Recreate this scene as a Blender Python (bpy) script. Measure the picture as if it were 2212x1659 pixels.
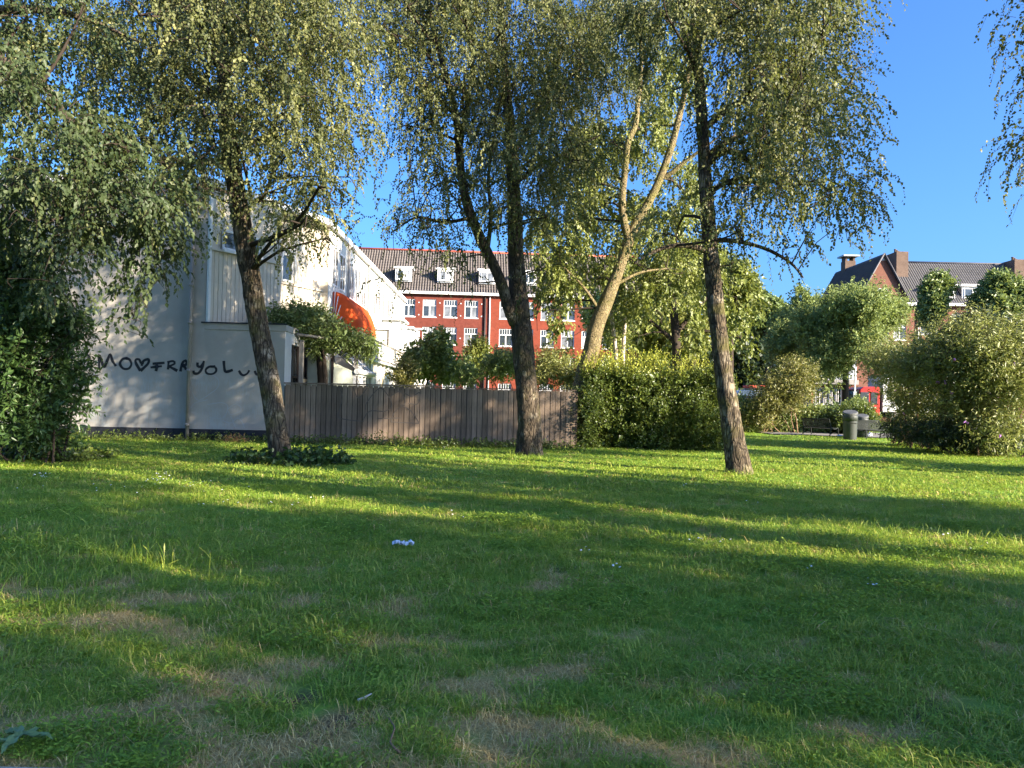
import bpy, math
import numpy as np
from mathutils import Matrix, Vector, Euler

for _o in list(bpy.data.objects):
    bpy.data.objects.remove(_o)
scene = bpy.context.scene
COL = scene.collection

# ------------------------------------------------------------------ camera
CAM_H, FPX, CW, CH = 1.5, 1662.0, 2212.0, 1659.0
PITCH, ROLL = math.radians(1.07), math.radians(1.2)
cam_data = bpy.data.cameras.new('camera')
cam_data.sensor_width = 36.0
cam_data.lens = FPX / CW * 36.0
cam_data.clip_start, cam_data.clip_end = 0.05, 2000.0
cam = bpy.data.objects.new('camera', cam_data)
COL.objects.link(cam)
CAM_R = Matrix.Rotation(math.pi / 2 + PITCH, 3, 'X') @ Matrix.Rotation(ROLL, 3, 'Z')
cam.matrix_world = Matrix.Translation((0, 0, CAM_H)) @ CAM_R.to_4x4()
scene.camera = cam

# ------------------------------------------------------------------ sky, sun, exposure
SUN_EL, SUN_AZ = math.radians(20.0), math.radians(-30.0)      # azimuth from +X, negative = behind the camera
SUN_DIR = Vector((math.cos(SUN_EL) * math.cos(SUN_AZ), math.cos(SUN_EL) * math.sin(SUN_AZ), math.sin(SUN_EL)))
world = bpy.data.worlds.new('World')
scene.world = world
world.use_nodes = True
wn = world.node_tree.nodes
sky = wn.new('ShaderNodeTexSky')
sky.sky_type = 'NISHITA'
sky.sun_disc = False
sky.sun_elevation = SUN_EL
sky.sun_rotation = math.atan2(SUN_DIR.x, SUN_DIR.y)
sky.altitude = 0.0
sky.air_density = 1.0
sky.dust_density = 2.8
sky.ozone_density = 10.0
world.node_tree.links.new(sky.outputs[0], wn['Background'].inputs[0])
wn['Background'].inputs[1].default_value = 0.100
sun_data = bpy.data.lights.new('sun', 'SUN')
sun_data.energy = 5.0
sun_data.angle = math.radians(0.5)
sun_data.color = (1.0, 0.87, 0.68)
sun = bpy.data.objects.new('sun', sun_data)
sun.rotation_euler = SUN_DIR.to_track_quat('Z', 'Y').to_euler()
sun.location = SUN_DIR * 100
COL.objects.link(sun)
scene.view_settings.view_transform = 'Standard'
scene.view_settings.look = 'None'
scene.view_settings.gamma = 1.0
scene.view_settings.use_curve_mapping = False
scene.view_settings.exposure = 2.06
scene.render.engine = 'CYCLES'
scene.cycles.use_denoising = True
scene.cycles.max_bounces = 5
scene.cycles.diffuse_bounces = 3
scene.cycles.transmission_bounces = 3
scene.cycles.glossy_bounces = 2
scene.cycles.caustics_reflective = False
scene.cycles.caustics_refractive = False
scene.cycles.transparent_max_bounces = 8
scene.cycles.sample_clamp_indirect = 6.0

rng = np.random.default_rng(11)

# ------------------------------------------------------------------ survey helpers (photo pixels -> metres)
def ray(u, v):
    d = CAM_R @ Vector(((u - CW / 2) / FPX, -(v - CH / 2) / FPX, -1.0))
    return np.array(d)
def at(u, v, Y):
    d = ray(u, v)
    return np.array((0, 0, CAM_H)) + d * (Y / d[1])
def ground(u, v):
    d = ray(u, v)
    return np.array((0, 0, CAM_H)) + d * (-CAM_H / d[2])
def ppm(Y):
    return FPX / Y

# ------------------------------------------------------------------ numpy noise
def _h(ix, iy, iz, seed):
    n = (ix.astype(np.int64) * 374761393 + iy.astype(np.int64) * 668265263 + iz.astype(np.int64) * 2147483647 + seed * 974634541) & 0xffffffff
    n = ((n ^ (n >> 13)) * 1274126177) & 0xffffffff
    n = ((n ^ (n >> 16)) * 2246822519) & 0xffffffff
    return (n & 0xffff) / 65535.0
def vnoise(p, seed=0):
    p = np.asarray(p, float)
    i = np.floor(p)
    f = p - i
    f = f * f * (3 - 2 * f)
    x, y, z = i[..., 0], i[..., 1], i[..., 2]
    r = 0
    for dx in (0, 1):
        wx = f[..., 0] if dx else 1 - f[..., 0]
        for dy in (0, 1):
            wy = f[..., 1] if dy else 1 - f[..., 1]
            for dz in (0, 1):
                wz = f[..., 2] if dz else 1 - f[..., 2]
                r = r + wx * wy * wz * _h(x + dx, y + dy, z + dz, seed)
    return r
def fbm(p, octv=4, seed=0):
    p = np.asarray(p, float)
    s, a, t = 0, 0.5, 0
    for k in range(octv):
        s = s + a * vnoise(p * 2 ** k, seed + k)
        t += a
        a *= 0.5
    return s / t
def unit(v):
    return v / np.maximum(np.linalg.norm(v, axis=-1, keepdims=True), 1e-9)

# ------------------------------------------------------------------ object helpers
def link(o, parent=None):
    COL.objects.link(o)
    if parent is not None:
        o.parent = parent
    return o
def tag(o, label=None, cat=None, group=None, kind=None):
    if label: o['label'] = label
    if cat: o['category'] = cat
    if group: o['group'] = group
    if kind: o['kind'] = kind
    return o
def empty(name, loc=(0, 0, 0), rz=0.0, label=None, cat=None, group=None):
    o = bpy.data.objects.new(name, None)
    o.empty_display_size = 0.2
    o.location = [float(c) for c in loc]
    o.rotation_euler = (0, 0, rz)
    link(o)
    return tag(o, label, cat, group)
def copy_tree(o, parent=None):
    c = o.copy()
    COL.objects.link(c)
    c.parent = parent
    for ch in list(o.children):
        copy_tree(ch, c)
    return c
def np_mesh(name, V, tris=None, quads=None, smooth=False, attrs=None):
    me = bpy.data.meshes.new(name)
    V = np.asarray(V, np.float32)
    me.vertices.add(len(V))
    me.vertices.foreach_set('co', V.ravel())
    loops, starts, tot = [], [], 0
    for F, k in ((tris, 3), (quads, 4)):
        if F is not None and len(F):
            F = np.asarray(F, np.int32)
            loops.append(F.ravel())
            starts.append(tot + np.arange(len(F), dtype=np.int32) * k)
            tot += F.size
    L = np.concatenate(loops)
    S = np.concatenate(starts)
    me.loops.add(len(L))
    me.loops.foreach_set('vertex_index', L)
    me.polygons.add(len(S))
    me.polygons.foreach_set('loop_start', S)
    if smooth:
        me.polygons.foreach_set('use_smooth', np.ones(len(S), bool))
    for k, a in (attrs or {}).items():
        at_ = me.attributes.new(k, 'FLOAT', 'POINT')
        at_.data.foreach_set('value', np.asarray(a, np.float32))
    me.update(calc_edges=True)
    return me
def mesh_obj(name, me, mat, parent=None, loc=None):
    o = bpy.data.objects.new(name, me)
    if mat is not None and len(me.materials) == 0:
        me.materials.append(mat)
    if loc is not None:
        o.location = [float(c) for c in loc]
    return link(o, parent)

class MB:
    """collects solid pieces of one part"""
    def __init__(s):
        s.v, s.f, s.sm = [], [], []
    def add(s, V, F, smooth=False):
        b = len(s.v)
        s.v += [tuple(float(c) for c in p) for p in V]
        s.f += [tuple(b + i for i in f) for f in F]
        s.sm += [smooth] * len(F)
        return s
    def box(s, a, b, M=None, bev=0.0):
        x0, y0, z0 = a
        x1, y1, z1 = b
        V = [(x0, y0, z0), (x1, y0, z0), (x1, y1, z0), (x0, y1, z0), (x0, y0, z1), (x1, y0, z1), (x1, y1, z1), (x0, y1, z1)]
        if M is not None:
            V = [tuple(M @ Vector(p)) for p in V]
        return s.add(V, [(0, 3, 2, 1), (4, 5, 6, 7), (0, 1, 5, 4), (1, 2, 6, 5), (2, 3, 7, 6), (3, 0, 4, 7)])
    def quad(s, *P):
        return s.add(P, [tuple(range(len(P)))])
    def prism(s, poly, axis, a, b):
        """poly: 2-D outline, extruded along axis ('x','y','z') from a to b"""
        n = len(poly)
        def mk(p, t):
            return {'x': (t, p[0], p[1]), 'y': (p[0], t, p[1]), 'z': (p[0], p[1], t)}[axis]
        V = [mk(p, a) for p in poly] + [mk(p, b) for p in poly]
        F = [tuple(range(n)), tuple(range(2 * n - 1, n - 1, -1))]
        F += [(i, i + n, (i + 1) % n + n, (i + 1) % n) for i in range(n)]
        return s.add(V, F)
    def tube(s, P, R, n=10, cap=True, smooth=True):
        V, F = tube_arrays(np.asarray(P, float), R, n)
        s.add(V, [tuple(f) for f in F], smooth)
        if cap:
            b = len(s.v) - len(V)
            s.f.append(tuple(b + i for i in range(n))[::-1])
            s.f.append(tuple(b + len(V) - n + i for i in range(n)))
            s.sm += [False, False]
        return s
    def lathe(s, prof, n=24, c=(0, 0, 0)):
        V = [(c[0] + r * math.cos(2 * math.pi * k / n), c[1] + r * math.sin(2 * math.pi * k / n), c[2] + z) for r, z in prof for k in range(n)]
        F = [(i * n + k, i * n + (k + 1) % n, (i + 1) * n + (k + 1) % n, (i + 1) * n + k) for i in range(len(prof) - 1) for k in range(n)]
        return s.add(V, F, True)
    def mesh(s, name):
        me = bpy.data.meshes.new(name)
        me.from_pydata(s.v, [], s.f)
        me.polygons.foreach_set('use_smooth', np.array(s.sm, bool))
        me.update()
        return me
    def build(s, name, mat, parent=None, loc=None, bevel=0.0):
        o = mesh_obj(name, s.mesh(name), mat, parent, loc)
        if bevel:
            m = o.modifiers.new('edge', 'BEVEL')
            m.width = bevel
            m.segments = 2
            m.limit_method = 'ANGLE'
        return o

def frames(P):
    T = unit(np.gradient(P, axis=0))
    N = np.zeros_like(P)
    ref = np.array((1.0, 0, 0)) if abs(T[0][0]) < 0.9 else np.array((0, 1.0, 0))
    n = ref - T[0] * ref.dot(T[0])
    n /= np.linalg.norm(n)
    for i in range(len(P)):
        n = n - T[i] * n.dot(T[i])
        n /= max(np.linalg.norm(n), 1e-9)
        N[i] = n
    return T, N, np.cross(T, N)
def tube_arrays(P, R, n, disp=None):
    R = np.broadcast_to(np.asarray(R, float), (len(P),))
    T, N, B = frames(P)
    a = np.arange(n) * 2 * np.pi / n
    ring = N[:, None, :] * np.cos(a)[None, :, None] + B[:, None, :] * np.sin(a)[None, :, None]
    rr = np.repeat(R[:, None], n, 1)
    V = P[:, None, :] + ring * rr[..., None]
    if disp is not None:
        V = P[:, None, :] + ring * (rr + disp(V, rr))[..., None]
    m = len(P)
    i = np.arange(m - 1)[:, None] * n
    k = np.arange(n)[None, :]
    F = np.stack([i + k, i + (k + 1) % n, i + n + (k + 1) % n, i + n + k], -1).reshape(-1, 4)
    return V.reshape(-1, 3), F
def spline(P, step):
    """Catmull-Rom through rows of P (any width; first three columns are a position)"""
    P = np.asarray(P, float)
    Q = np.vstack([2 * P[0] - P[1], P, 2 * P[-1] - P[-2]])
    out = []
    for i in range(1, len(Q) - 2):
        a, b, c, d = Q[i - 1], Q[i], Q[i + 1], Q[i + 2]
        m = max(2, int(np.linalg.norm((c - b)[:3]) / step))
        t = (np.arange(m) / m)[:, None]
        out.append(0.5 * ((2 * b) + (c - a) * t + (2 * a - 5 * b + 4 * c - d) * t ** 2 + (3 * b - a - 3 * c + d) * t ** 3))
    out.append(P[-1:])
    return np.vstack(out)

# ------------------------------------------------------------------ materials
MATS = {}
class NT:
    def __init__(s, name):
        s.m = bpy.data.materials.new(name)
        s.m.use_nodes = True
        s.t = s.m.node_tree
        s.b = s.t.nodes['Principled BSDF']
        s.out = s.t.nodes['Material Output']
        MATS[name] = s.m
    def n(s, typ, **kw):
        nd = s.t.nodes.new(typ)
        for k, v in kw.items():
            if k.startswith('i_'):
                key = k[2:].replace('_', ' ')
                nd.inputs[int(key) if key.isdigit() else key].default_value = v
            else:
                setattr(nd, k, v)
        return nd
    def l(s, a, b):
        s.t.links.new(a, b)
    def coord(s, scale=(1, 1, 1), which='Object'):
        tc = s.n('ShaderNodeTexCoord')
        mp = s.n('ShaderNodeMapping')
        mp.inputs['Scale'].default_value = scale
        s.l(tc.outputs[which], mp.inputs[0])
        return mp.outputs[0]
    def noise(s, vec, scale=5.0, detail=4.0, rough=0.6):
        nd = s.n('ShaderNodeTexNoise')
        nd.inputs['Scale'].default_value = scale
        nd.inputs['Detail'].default_value = detail
        nd.inputs['Roughness'].default_value = rough
        s.l(vec, nd.inputs['Vector'])
        return nd.outputs['Fac']
    def ramp(s, fac, stops, interp='LINEAR'):
        nd = s.n('ShaderNodeValToRGB')
        cr = nd.color_ramp
        cr.interpolation = interp
        while len(cr.elements) < len(stops):
            cr.elements.new(0.5)
        for e, (p, c) in zip(cr.elements, stops):
            e.position = p
            e.color = (*c, 1) if len(c) == 3 else c
        s.l(fac, nd.inputs[0])
        return nd.outputs[0]
    def mix(s, fac, a, b, mode='MIX'):
        nd = s.n('ShaderNodeMix', data_type='RGBA', blend_type=mode)
        for sock, val in ((nd.inputs[0], fac), (nd.inputs[6], a), (nd.inputs[7], b)):
            if hasattr(val, 'is_linked') or hasattr(val, 'links'):
                s.l(val, sock)
            elif isinstance(val, (int, float)):
                sock.default_value = val
            else:
                sock.default_value = (*val, 1) if len(val) == 3 else val
        return nd.outputs[2]
    def math(s, op, a, b=0.0):
        nd = s.n('ShaderNodeMath', operation=op)
        for sock, val in ((nd.inputs[0], a), (nd.inputs[1], b)):
            if hasattr(val, 'links'):
                s.l(val, sock)
            else:
                sock.default_value = val
        return nd.outputs[0]
    def col(s, c):
        if hasattr(c, 'links'):
            s.l(c, s.b.inputs['Base Color'])
        else:
            s.b.inputs['Base Color'].default_value = (*c, 1)
        return s
    def bump(s, h, strength=0.5, dist=0.02):
        nd = s.n('ShaderNodeBump')
        nd.inputs['Strength'].default_value = strength
        nd.inputs['Distance'].default_value = dist
        s.l(h, nd.inputs['Height'])
        s.l(nd.outputs[0], s.b.inputs['Normal'])
        return s
    def pr(s, rough=0.6, spec=0.4, metal=0.0):
        s.b.inputs['Roughness'].default_value = rough
        s.b.inputs['Specular IOR Level'].default_value = spec
        s.b.inputs['Metallic'].default_value = metal
        return s

def plain(name, c, rough=0.6, spec=0.4, metal=0.0, var=0.12, scale=6.0, bump=0.0):
    """a worn, slightly uneven plain surface"""
    m = NT(name)
    v = m.coord()
    f = m.noise(v, scale, 5)
    d = [max(0, x * (1 - var)) for x in c]
    e = [min(1, x * (1 + var)) for x in c]
    m.col(m.ramp(f, [(0.3, d), (0.7, e)])).pr(rough, spec, metal)
    if bump:
        m.bump(m.noise(v, scale * 8, 4), bump, 0.01)
    return m.m

def leaf_mat(name, ca, cb, cc=None, rough=0.42, spec=0.45, trans=0.33, patch=0.0):
    m = NT(name)
    a = m.n('ShaderNodeAttribute', attribute_name='tint')
    stops = [(0.0, ca), (0.75, cb)]
    if cc: stops.append((1.0, cc))
    c = m.ramp(a.outputs['Fac'], stops)
    if patch:                                     # growth differs from place to place
        geo = m.n('ShaderNodeNewGeometry')
        big = m.noise(geo.outputs['Position'], 0.55, 3, 0.6)
        sml = m.noise(geo.outputs['Position'], 3.2, 3, 0.6)
        c = m.mix(m.ramp(big, [(0.35, (0, 0, 0)), (0.65, (patch, patch, patch))]), c, m.mix(1.0, c, (1.22, 1.0, 0.8), 'MULTIPLY'))
        c = m.mix(m.ramp(sml, [(0.42, (patch, patch, patch)), (0.62, (0, 0, 0))]), c, m.mix(1.0, c, (0.66, 0.74, 0.6), 'MULTIPLY'))
    m.col(c).pr(rough, spec)
    tr = m.n('ShaderNodeBsdfTranslucent')
    br = m.mix(0.5, c, (0.30, 0.34, 0.03), 'MIX')
    br2 = m.mix(0.6, c, br)
    m.l(br2, tr.inputs[0])
    mx = m.n('ShaderNodeMixShader')
    mx.inputs[0].default_value = trans
    m.l(m.b.outputs[0], mx.inputs[1])
    m.l(tr.outputs[0], mx.inputs[2])
    m.l(mx.outputs[0], m.out.inputs[0])
    return m.m

def bark_mat(name, dark, mid, pale, pale_at=0.55, moss=0.0, stretch=0.22):
    m = NT(name)
    v = m.coord((1, 1, stretch))
    v2 = m.coord((1, 1, 1))
    plates = m.n('ShaderNodeTexVoronoi', feature='DISTANCE_TO_EDGE')
    plates.inputs['Scale'].default_value = 17.0
    wob = m.n('ShaderNodeTexNoise'); wob.inputs['Scale'].default_value = 6.0
    m.l(v, wob.inputs['Vector'])
    vv = m.mix(0.22, v, wob.outputs['Color'])
    m.l(vv, plates.inputs['Vector'])
    crack = m.ramp(plates.outputs['Distance'], [(0.0, (0, 0, 0)), (0.16, (1, 1, 1))])
    patch = m.noise(v2, 3.2, 6, 0.7)
    fine = m.noise(v, 30, 5, 0.7)
    body = m.ramp(patch, [(0.3, mid), (pale_at, mid), (pale_at + 0.12, pale), (0.9, pale)])
    body = m.mix(0.55, body, m.ramp(fine, [(0.3, dark), (0.7, pale)]), 'OVERLAY')
    c = m.mix(crack, dark, body)
    if moss:
        g = m.ramp(m.noise(v2, 2.2, 4), [(0.5, (0, 0, 0)), (0.66, (moss, moss, moss))])
        c = m.mix(g, c, (0.16, 0.15, 0.035))
    m.col(c).pr(0.9, 0.15)
    h = m.math('ADD', m.math('MULTIPLY', crack, 0.8), m.math('MULTIPLY', fine, 0.5))
    m.bump(h, 0.9, 0.03)
    return m.m

M_birch_leaf = leaf_mat('birch_leaf', (0.045, 0.062, 0.022), (0.155, 0.165, 0.055), (0.44, 0.41, 0.15), rough=0.5, spec=0.3)
M_maple_leaf = leaf_mat('maple_leaf', (0.032, 0.055, 0.020), (0.070, 0.095, 0.036), (0.20, 0.20, 0.07), rough=0.5, spec=0.3)
M_syc_leaf = leaf_mat('sycamore_leaf', (0.110, 0.140, 0.030), (0.230, 0.255, 0.060), (0.38, 0.38, 0.12))
M_hedge_leaf = leaf_mat('hedge_leaf', (0.055, 0.085, 0.020), (0.130, 0.175, 0.035), (0.40, 0.42, 0.06), rough=0.35)
M_laurel_leaf = leaf_mat('laurel_leaf', (0.030, 0.062, 0.018), (0.060, 0.110, 0.030), (0.15, 0.20, 0.06), rough=0.36, spec=0.35, trans=0.25)
M_bud_leaf = leaf_mat('buddleia_leaf', (0.150, 0.175, 0.050), (0.290, 0.300, 0.090), (0.46, 0.44, 0.18))
M_yellow_leaf = leaf_mat('yellow_shrub_leaf', (0.12, 0.13, 0.035), (0.24, 0.22, 0.065), (0.34, 0.30, 0.12))
M_green_leaf = leaf_mat('green_tree_leaf', (0.110, 0.160, 0.048), (0.210, 0.270, 0.085), (0.34, 0.38, 0.13))
M_elm_leaf = leaf_mat('elm_leaf', (0.150, 0.200, 0.065), (0.270, 0.330, 0.110), (0.42, 0.46, 0.17), rough=0.55, spec=0.25, trans=0.4)
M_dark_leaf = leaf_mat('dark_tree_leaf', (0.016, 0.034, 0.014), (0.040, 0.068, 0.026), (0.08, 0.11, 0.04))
M_yew_leaf = leaf_mat('yew_leaf', (0.012, 0.026, 0.012), (0.026, 0.046, 0.020), (0.05, 0.07, 0.03), trans=0.1)
M_grass_green = leaf_mat('grass_blade', (0.205, 0.340, 0.045), (0.300, 0.450, 0.060), (0.50, 0.53, 0.12), rough=0.45, spec=0.35, trans=0.45, patch=0.55)
M_grass_dry = leaf_mat('straw_blade', (0.46, 0.31, 0.11), (0.64, 0.46, 0.18), (0.76, 0.60, 0.30), rough=0.7, spec=0.2, trans=0.25)
M_birch_bark = bark_mat('birch_bark', (0.028, 0.022, 0.017), (0.13, 0.105, 0.075), (0.38, 0.33, 0.26), 0.50, 0.35)
M_birch_bark_dark = bark_mat('old_birch_bark', (0.028, 0.023, 0.018), (0.125, 0.100, 0.075), (0.36, 0.32, 0.26), 0.54, 0.2)
M_syc_bark = bark_mat('sycamore_bark', (0.15, 0.12, 0.07), (0.26, 0.22, 0.13), (0.40, 0.33, 0.20), 0.5, 0.6, 0.6)
M_twig = plain('twig', (0.045, 0.034, 0.026), 0.9, 0.1)
M_dry_twig = plain('dry_twig', (0.20, 0.13, 0.075), 0.9, 0.1)

# ------------------------------------------------------------------ foliage
def leaf_mesh(name, pos, d, nrm, ln, wd, tint, fold=0.25):
    n = len(pos)
    d = unit(d)
    side = unit(np.cross(d, nrm))
    up = np.cross(side, d)
    ln = ln[:, None]; wd = wd[:, None]
    V = np.empty((n, 4, 3), np.float32)
    V[:, 0] = pos
    V[:, 1] = pos + d * ln * 0.42 + side * wd * 0.5 + up * wd * fold
    V[:, 2] = pos + d * ln
    V[:, 3] = pos + d * ln * 0.42 - side * wd * 0.5 + up * wd * fold
    b = np.arange(n)[:, None] * 4
    tris = np.concatenate([b + np.array([[0, 1, 2]]), b + np.array([[0, 2, 3]])], 0)
    return np_mesh(name, V.reshape(-1, 3), tris=tris, attrs={'tint': np.repeat(tint, 4)})

def in_ball(n, r=rng, power=0.5):
    v = unit(r.normal(size=(n, 3)))
    return v * (r.random((n, 1)) ** power)

def grow(start, d0, length, K, droop, jit, leaf, r, spread=1.0, hang=0.3, base_skip=0.1, coh=0.0):
    """shoots that bend towards 'droop' (vector); returns leaf arrays and shoot nodes"""
    S = len(start)
    P = np.empty((S, K, 3))
    D = np.empty((S, K, 3))
    p, d = start.copy(), unit(d0)
    st = (length / K)[:, None]
    g = np.asarray(droop, float)
    for k in range(K):
        P[:, k] = p
        D[:, k] = d
        d = unit(d + g * (1.6 / K) * (0.4 + 1.6 * k / K) * 1.6 + r.normal(size=(S, 3)) * jit)
        p = p + d * st
    k0 = int(K * base_skip)
    pos = P[:, k0:].reshape(-1, 3)
    ax = D[:, k0:].reshape(-1, 3)
    n = len(pos)
    rnd = unit(r.normal(size=(n, 3)))
    perp = unit(rnd - ax * (rnd * ax).sum(1, keepdims=True))
    ld = unit(ax * 0.55 + perp * spread + np.array((0, 0, -1.0)) * hang)
    nr = unit(r.normal(size=(n, 3)) + np.array((0, 0, 0.6)))
    if coh:                                       # leaves of one strand hang alike
        f_ = unit(r.normal(size=(S, 3)) * np.array((1, 1, 0.35)))
        nr = unit(nr * (1 - coh) + np.repeat(f_, K - k0, axis=0) * coh * 1.4)
    s = r.uniform(0.7, 1.25, n)
    ln, wd = leaf[0] * s, leaf[1] * s
    st_t = np.repeat(r.random(S), K - k0)
    mixf = 0.25 if coh else 0.55
    tint = np.clip(mixf * r.random(n) + (1 - mixf) * st_t, 0, 1) * 0.92
    return (pos + perp * 0.01, ld, nr, ln, wd, tint), P

def join_leaves(parts):
    return [np.concatenate([p[i] for p in parts]) for i in range(6)]

def twig_mesh(name, P, r0, every):
    """thin three-sided stems along shoot nodes P (S,K,3)"""
    idx = list(range(0, P.shape[1], every))
    if idx[-1] != P.shape[1] - 1:
        idx.append(P.shape[1] - 1)
    Q = P[:, idx]
    S, K = Q.shape[:2]
    T = unit(np.gradient(Q, axis=1))
    n1 = unit(np.cross(T, np.array((0.31, 0.87, 0.38))))
    n2 = np.cross(T, n1)
    rad = r0 * np.linspace(1.0, 0.35, K)[None, :, None]
    ring = np.stack([Q + (n1 * math.cos(a) + n2 * math.sin(a)) * rad for a in (0, 2.094, 4.189)], 2)
    V = ring.reshape(-1, 3)
    b = (np.arange(S)[:, None, None] * K + np.arange(K - 1)[None, :, None]) * 3
    k = np.arange(3)[None, None, :]
    F = np.stack([b + k, b + (k + 1) % 3, b + 3 + (k + 1) % 3, b + 3 + k], -1).reshape(-1, 4)
    return np_mesh(name, V, quads=F)

def limb_disp(seed, amp=0.10, lump=0.12):
    def f(V, rr):
        a = fbm(V * np.array((16, 16, 5.0)), 3, seed) - 0.5
        b = fbm(V * 2.3, 3, seed + 9) - 0.5
        return rr * (a * 2 * amp + b * 2 * lump)
    return f
# ================================================================== THE GROUND
def sstep(a, b, x):
    t = np.clip((x - a) / (b - a), 0, 1)
    return t * t * (3 - 2 * t)
def lawn_fields(x, y):
    """dryness (straw showing), bare soil and blade height over the lawn"""
    p = np.stack([x, y * 1.6, np.zeros_like(x)], -1)
    n = fbm(p * 2.7, 4, 3)
    n2 = fbm(p * 0.33, 3, 8)
    near = 1 - sstep(3.8, 7.5, y)
    left = 1 - sstep(-1.5, 3.5, x)
    bias = near * (0.04 + 0.16 * left) - 0.03 + 0.06 * (n2 - 0.5)
    dry = sstep(0.65, 0.75, n + bias)
    n3 = fbm(p * 2.1 + 40, 3, 21)
    soil = sstep(0.77, 0.83, n3 + 0.13 * (1 - sstep(3.0, 4.3, y)) * (0.5 + 0.5 * left))
    h = 0.48 + 0.85 * fbm(p * 0.9 + 11, 3, 31)
    h = h + 0.9 * np.exp(-((x + 4.6) ** 2 / 1.6 + (y - 6.9) ** 2 / 1.0)) * fbm(p * 4, 2, 5)
    return dry, soil, h
def lawn_z(x, y):
    p = np.stack([x, y, np.zeros_like(x)], -1)
    return 0.004 + 0.05 * (fbm(p * 0.8, 3, 77) - 0.2) * sstep(2.9, 3.6, y) + 0.02 * fbm(p * 4.0, 2, 78)

def ground_sheets():
    g = MB()
    g.quad((-500, -300, -0.02), (500, -300, -0.02), (500, 700, -0.02), (-500, 700, -0.02))
    m = NT('garden_ground')
    v = m.coord()
    m.col(m.ramp(m.noise(v, 0.7, 6), [(0.3, (0.035, 0.055, 0.018)), (0.6, (0.07, 0.09, 0.03)), (0.8, (0.10, 0.085, 0.055))])).pr(0.95, 0.1)
    tag(g.build('ground', m.m), kind='structure')
    # lawn sheet with gentle relief
    x0, x1, y0, y1, st = -27.0, 33.0, 3.0, 43.0, 0.25
    nx, ny = int((x1 - x0) / st) + 1, int((y1 - y0) / st) + 1
    X, Y = np.meshgrid(np.linspace(x0, x1, nx), np.linspace(y0, y1, ny))
    x, y = X.ravel(), Y.ravel()
    dry, soil, h = lawn_fields(x, y)
    V = np.stack([x, y, lawn_z(x, y)], -1)
    i = (np.arange(ny - 1)[:, None] * nx + np.arange(nx - 1)[None]).ravel()
    F = np.stack([i, i + 1, i + nx + 1, i + nx], -1)
    me = np_mesh('lawn', V, quads=F, smooth=True, attrs={'dry': dry, 'soil': soil})
    m = NT('lawn_turf')
    v = m.coord()
    a = m.n('ShaderNodeAttribute', attribute_name='dry').outputs['Fac']
    b = m.n('ShaderNodeAttribute', attribute_name='soil').outputs['Fac']
    fine = m.noise(v, 45, 6, 0.75)
    mid = m.noise(v, 6, 5, 0.7)
    green = m.ramp(mid, [(0.3, (0.14, 0.27, 0.040)), (0.7, (0.23, 0.39, 0.060))])
    straw = m.ramp(fine, [(0.3, (0.28, 0.17, 0.07)), (0.6, (0.58, 0.40, 0.17)), (0.8, (0.74, 0.55, 0.27))])
    earth = m.ramp(fine, [(0.3, (0.045, 0.03, 0.02)), (0.7, (0.13, 0.09, 0.06))])
    c = m.mix(a, green, straw)
    c = m.mix(b, c, earth)
    m.col(c).pr(0.95, 0.1).bump(fine, 0.8, 0.02)
    tag(mesh_obj('lawn', me, m.m), kind='structure')
    # paved path by the benches, street behind the low hedge
    p = MB()
    path = [(12.4, 36.6), (17.0, 35.0), (30, 33.2), (48, 33.0), (48, 43.0), (12.4, 40.5)]
    p.add([(a_, b_, 0.075) for a_, b_ in path], [tuple(range(len(path)))])
    m = NT('paving')
    v = m.coord()
    bt = m.n('ShaderNodeTexBrick')
    bt.inputs['Scale'].default_value = 3.3
    bt.inputs['Color1'].default_value = (0.20, 0.18, 0.17, 1)
    bt.inputs['Color2'].default_value = (0.26, 0.24, 0.22, 1)
    bt.inputs['Mortar'].default_value = (0.10, 0.09, 0.08, 1)
    m.l(v, bt.inputs[0])
    m.col(m.mix(0.4, bt.outputs[0], m.ramp(m.noise(v, 3, 5), [(0.3, (0.12, 0.11, 0.10)), (0.7, (0.32, 0.30, 0.28))]))).pr(0.85, 0.2)
    tag(p.build('path', m.m), kind='structure')
    s = MB()
    s.quad((-10, 52, 0.0), (120, 52, 0.0), (120, 68, 0.0), (-10, 68, 0.0))
    m = NT('asphalt')
    v = m.coord()
    m.col(m.ramp(m.noise(v, 12, 6), [(0.3, (0.04, 0.04, 0.042)), (0.7, (0.065, 0.063, 0.06))])).pr(0.9, 0.2)
    tag(s.build('street', m.m), kind='structure')
    # kerb stones right at the near edge of the grass
    m = NT('kerb_concrete')
    v = m.coord()
    m.col(m.ramp(m.noise(v, 30, 6, 0.7), [(0.3, (0.25, 0.23, 0.21)), (0.7, (0.42, 0.39, 0.36))])).pr(0.9, 0.2).bump(m.noise(v, 120, 4), 0.5, 0.004)
    root = empty('kerb', (0, 2.9, 0))
    tag(root, kind='structure')
    for k in range(7):
        w = 0.99
        q = MB()
        q.box((-3.6 + k * 1.0, -0.14, -0.12), (-3.6 + k * 1.0 + w, 0.115, 0.035))
        q.build('kerb_stone', m.m, root, bevel=0.012)
    t = MB()
    t.quad((-40, -30, -0.01), (40, -30, -0.01), (40, 2.755, -0.01), (-40, 2.755, -0.01))
    tag(t.build('pavement', MATS['paving']), kind='structure')
ground_sheets()
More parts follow.
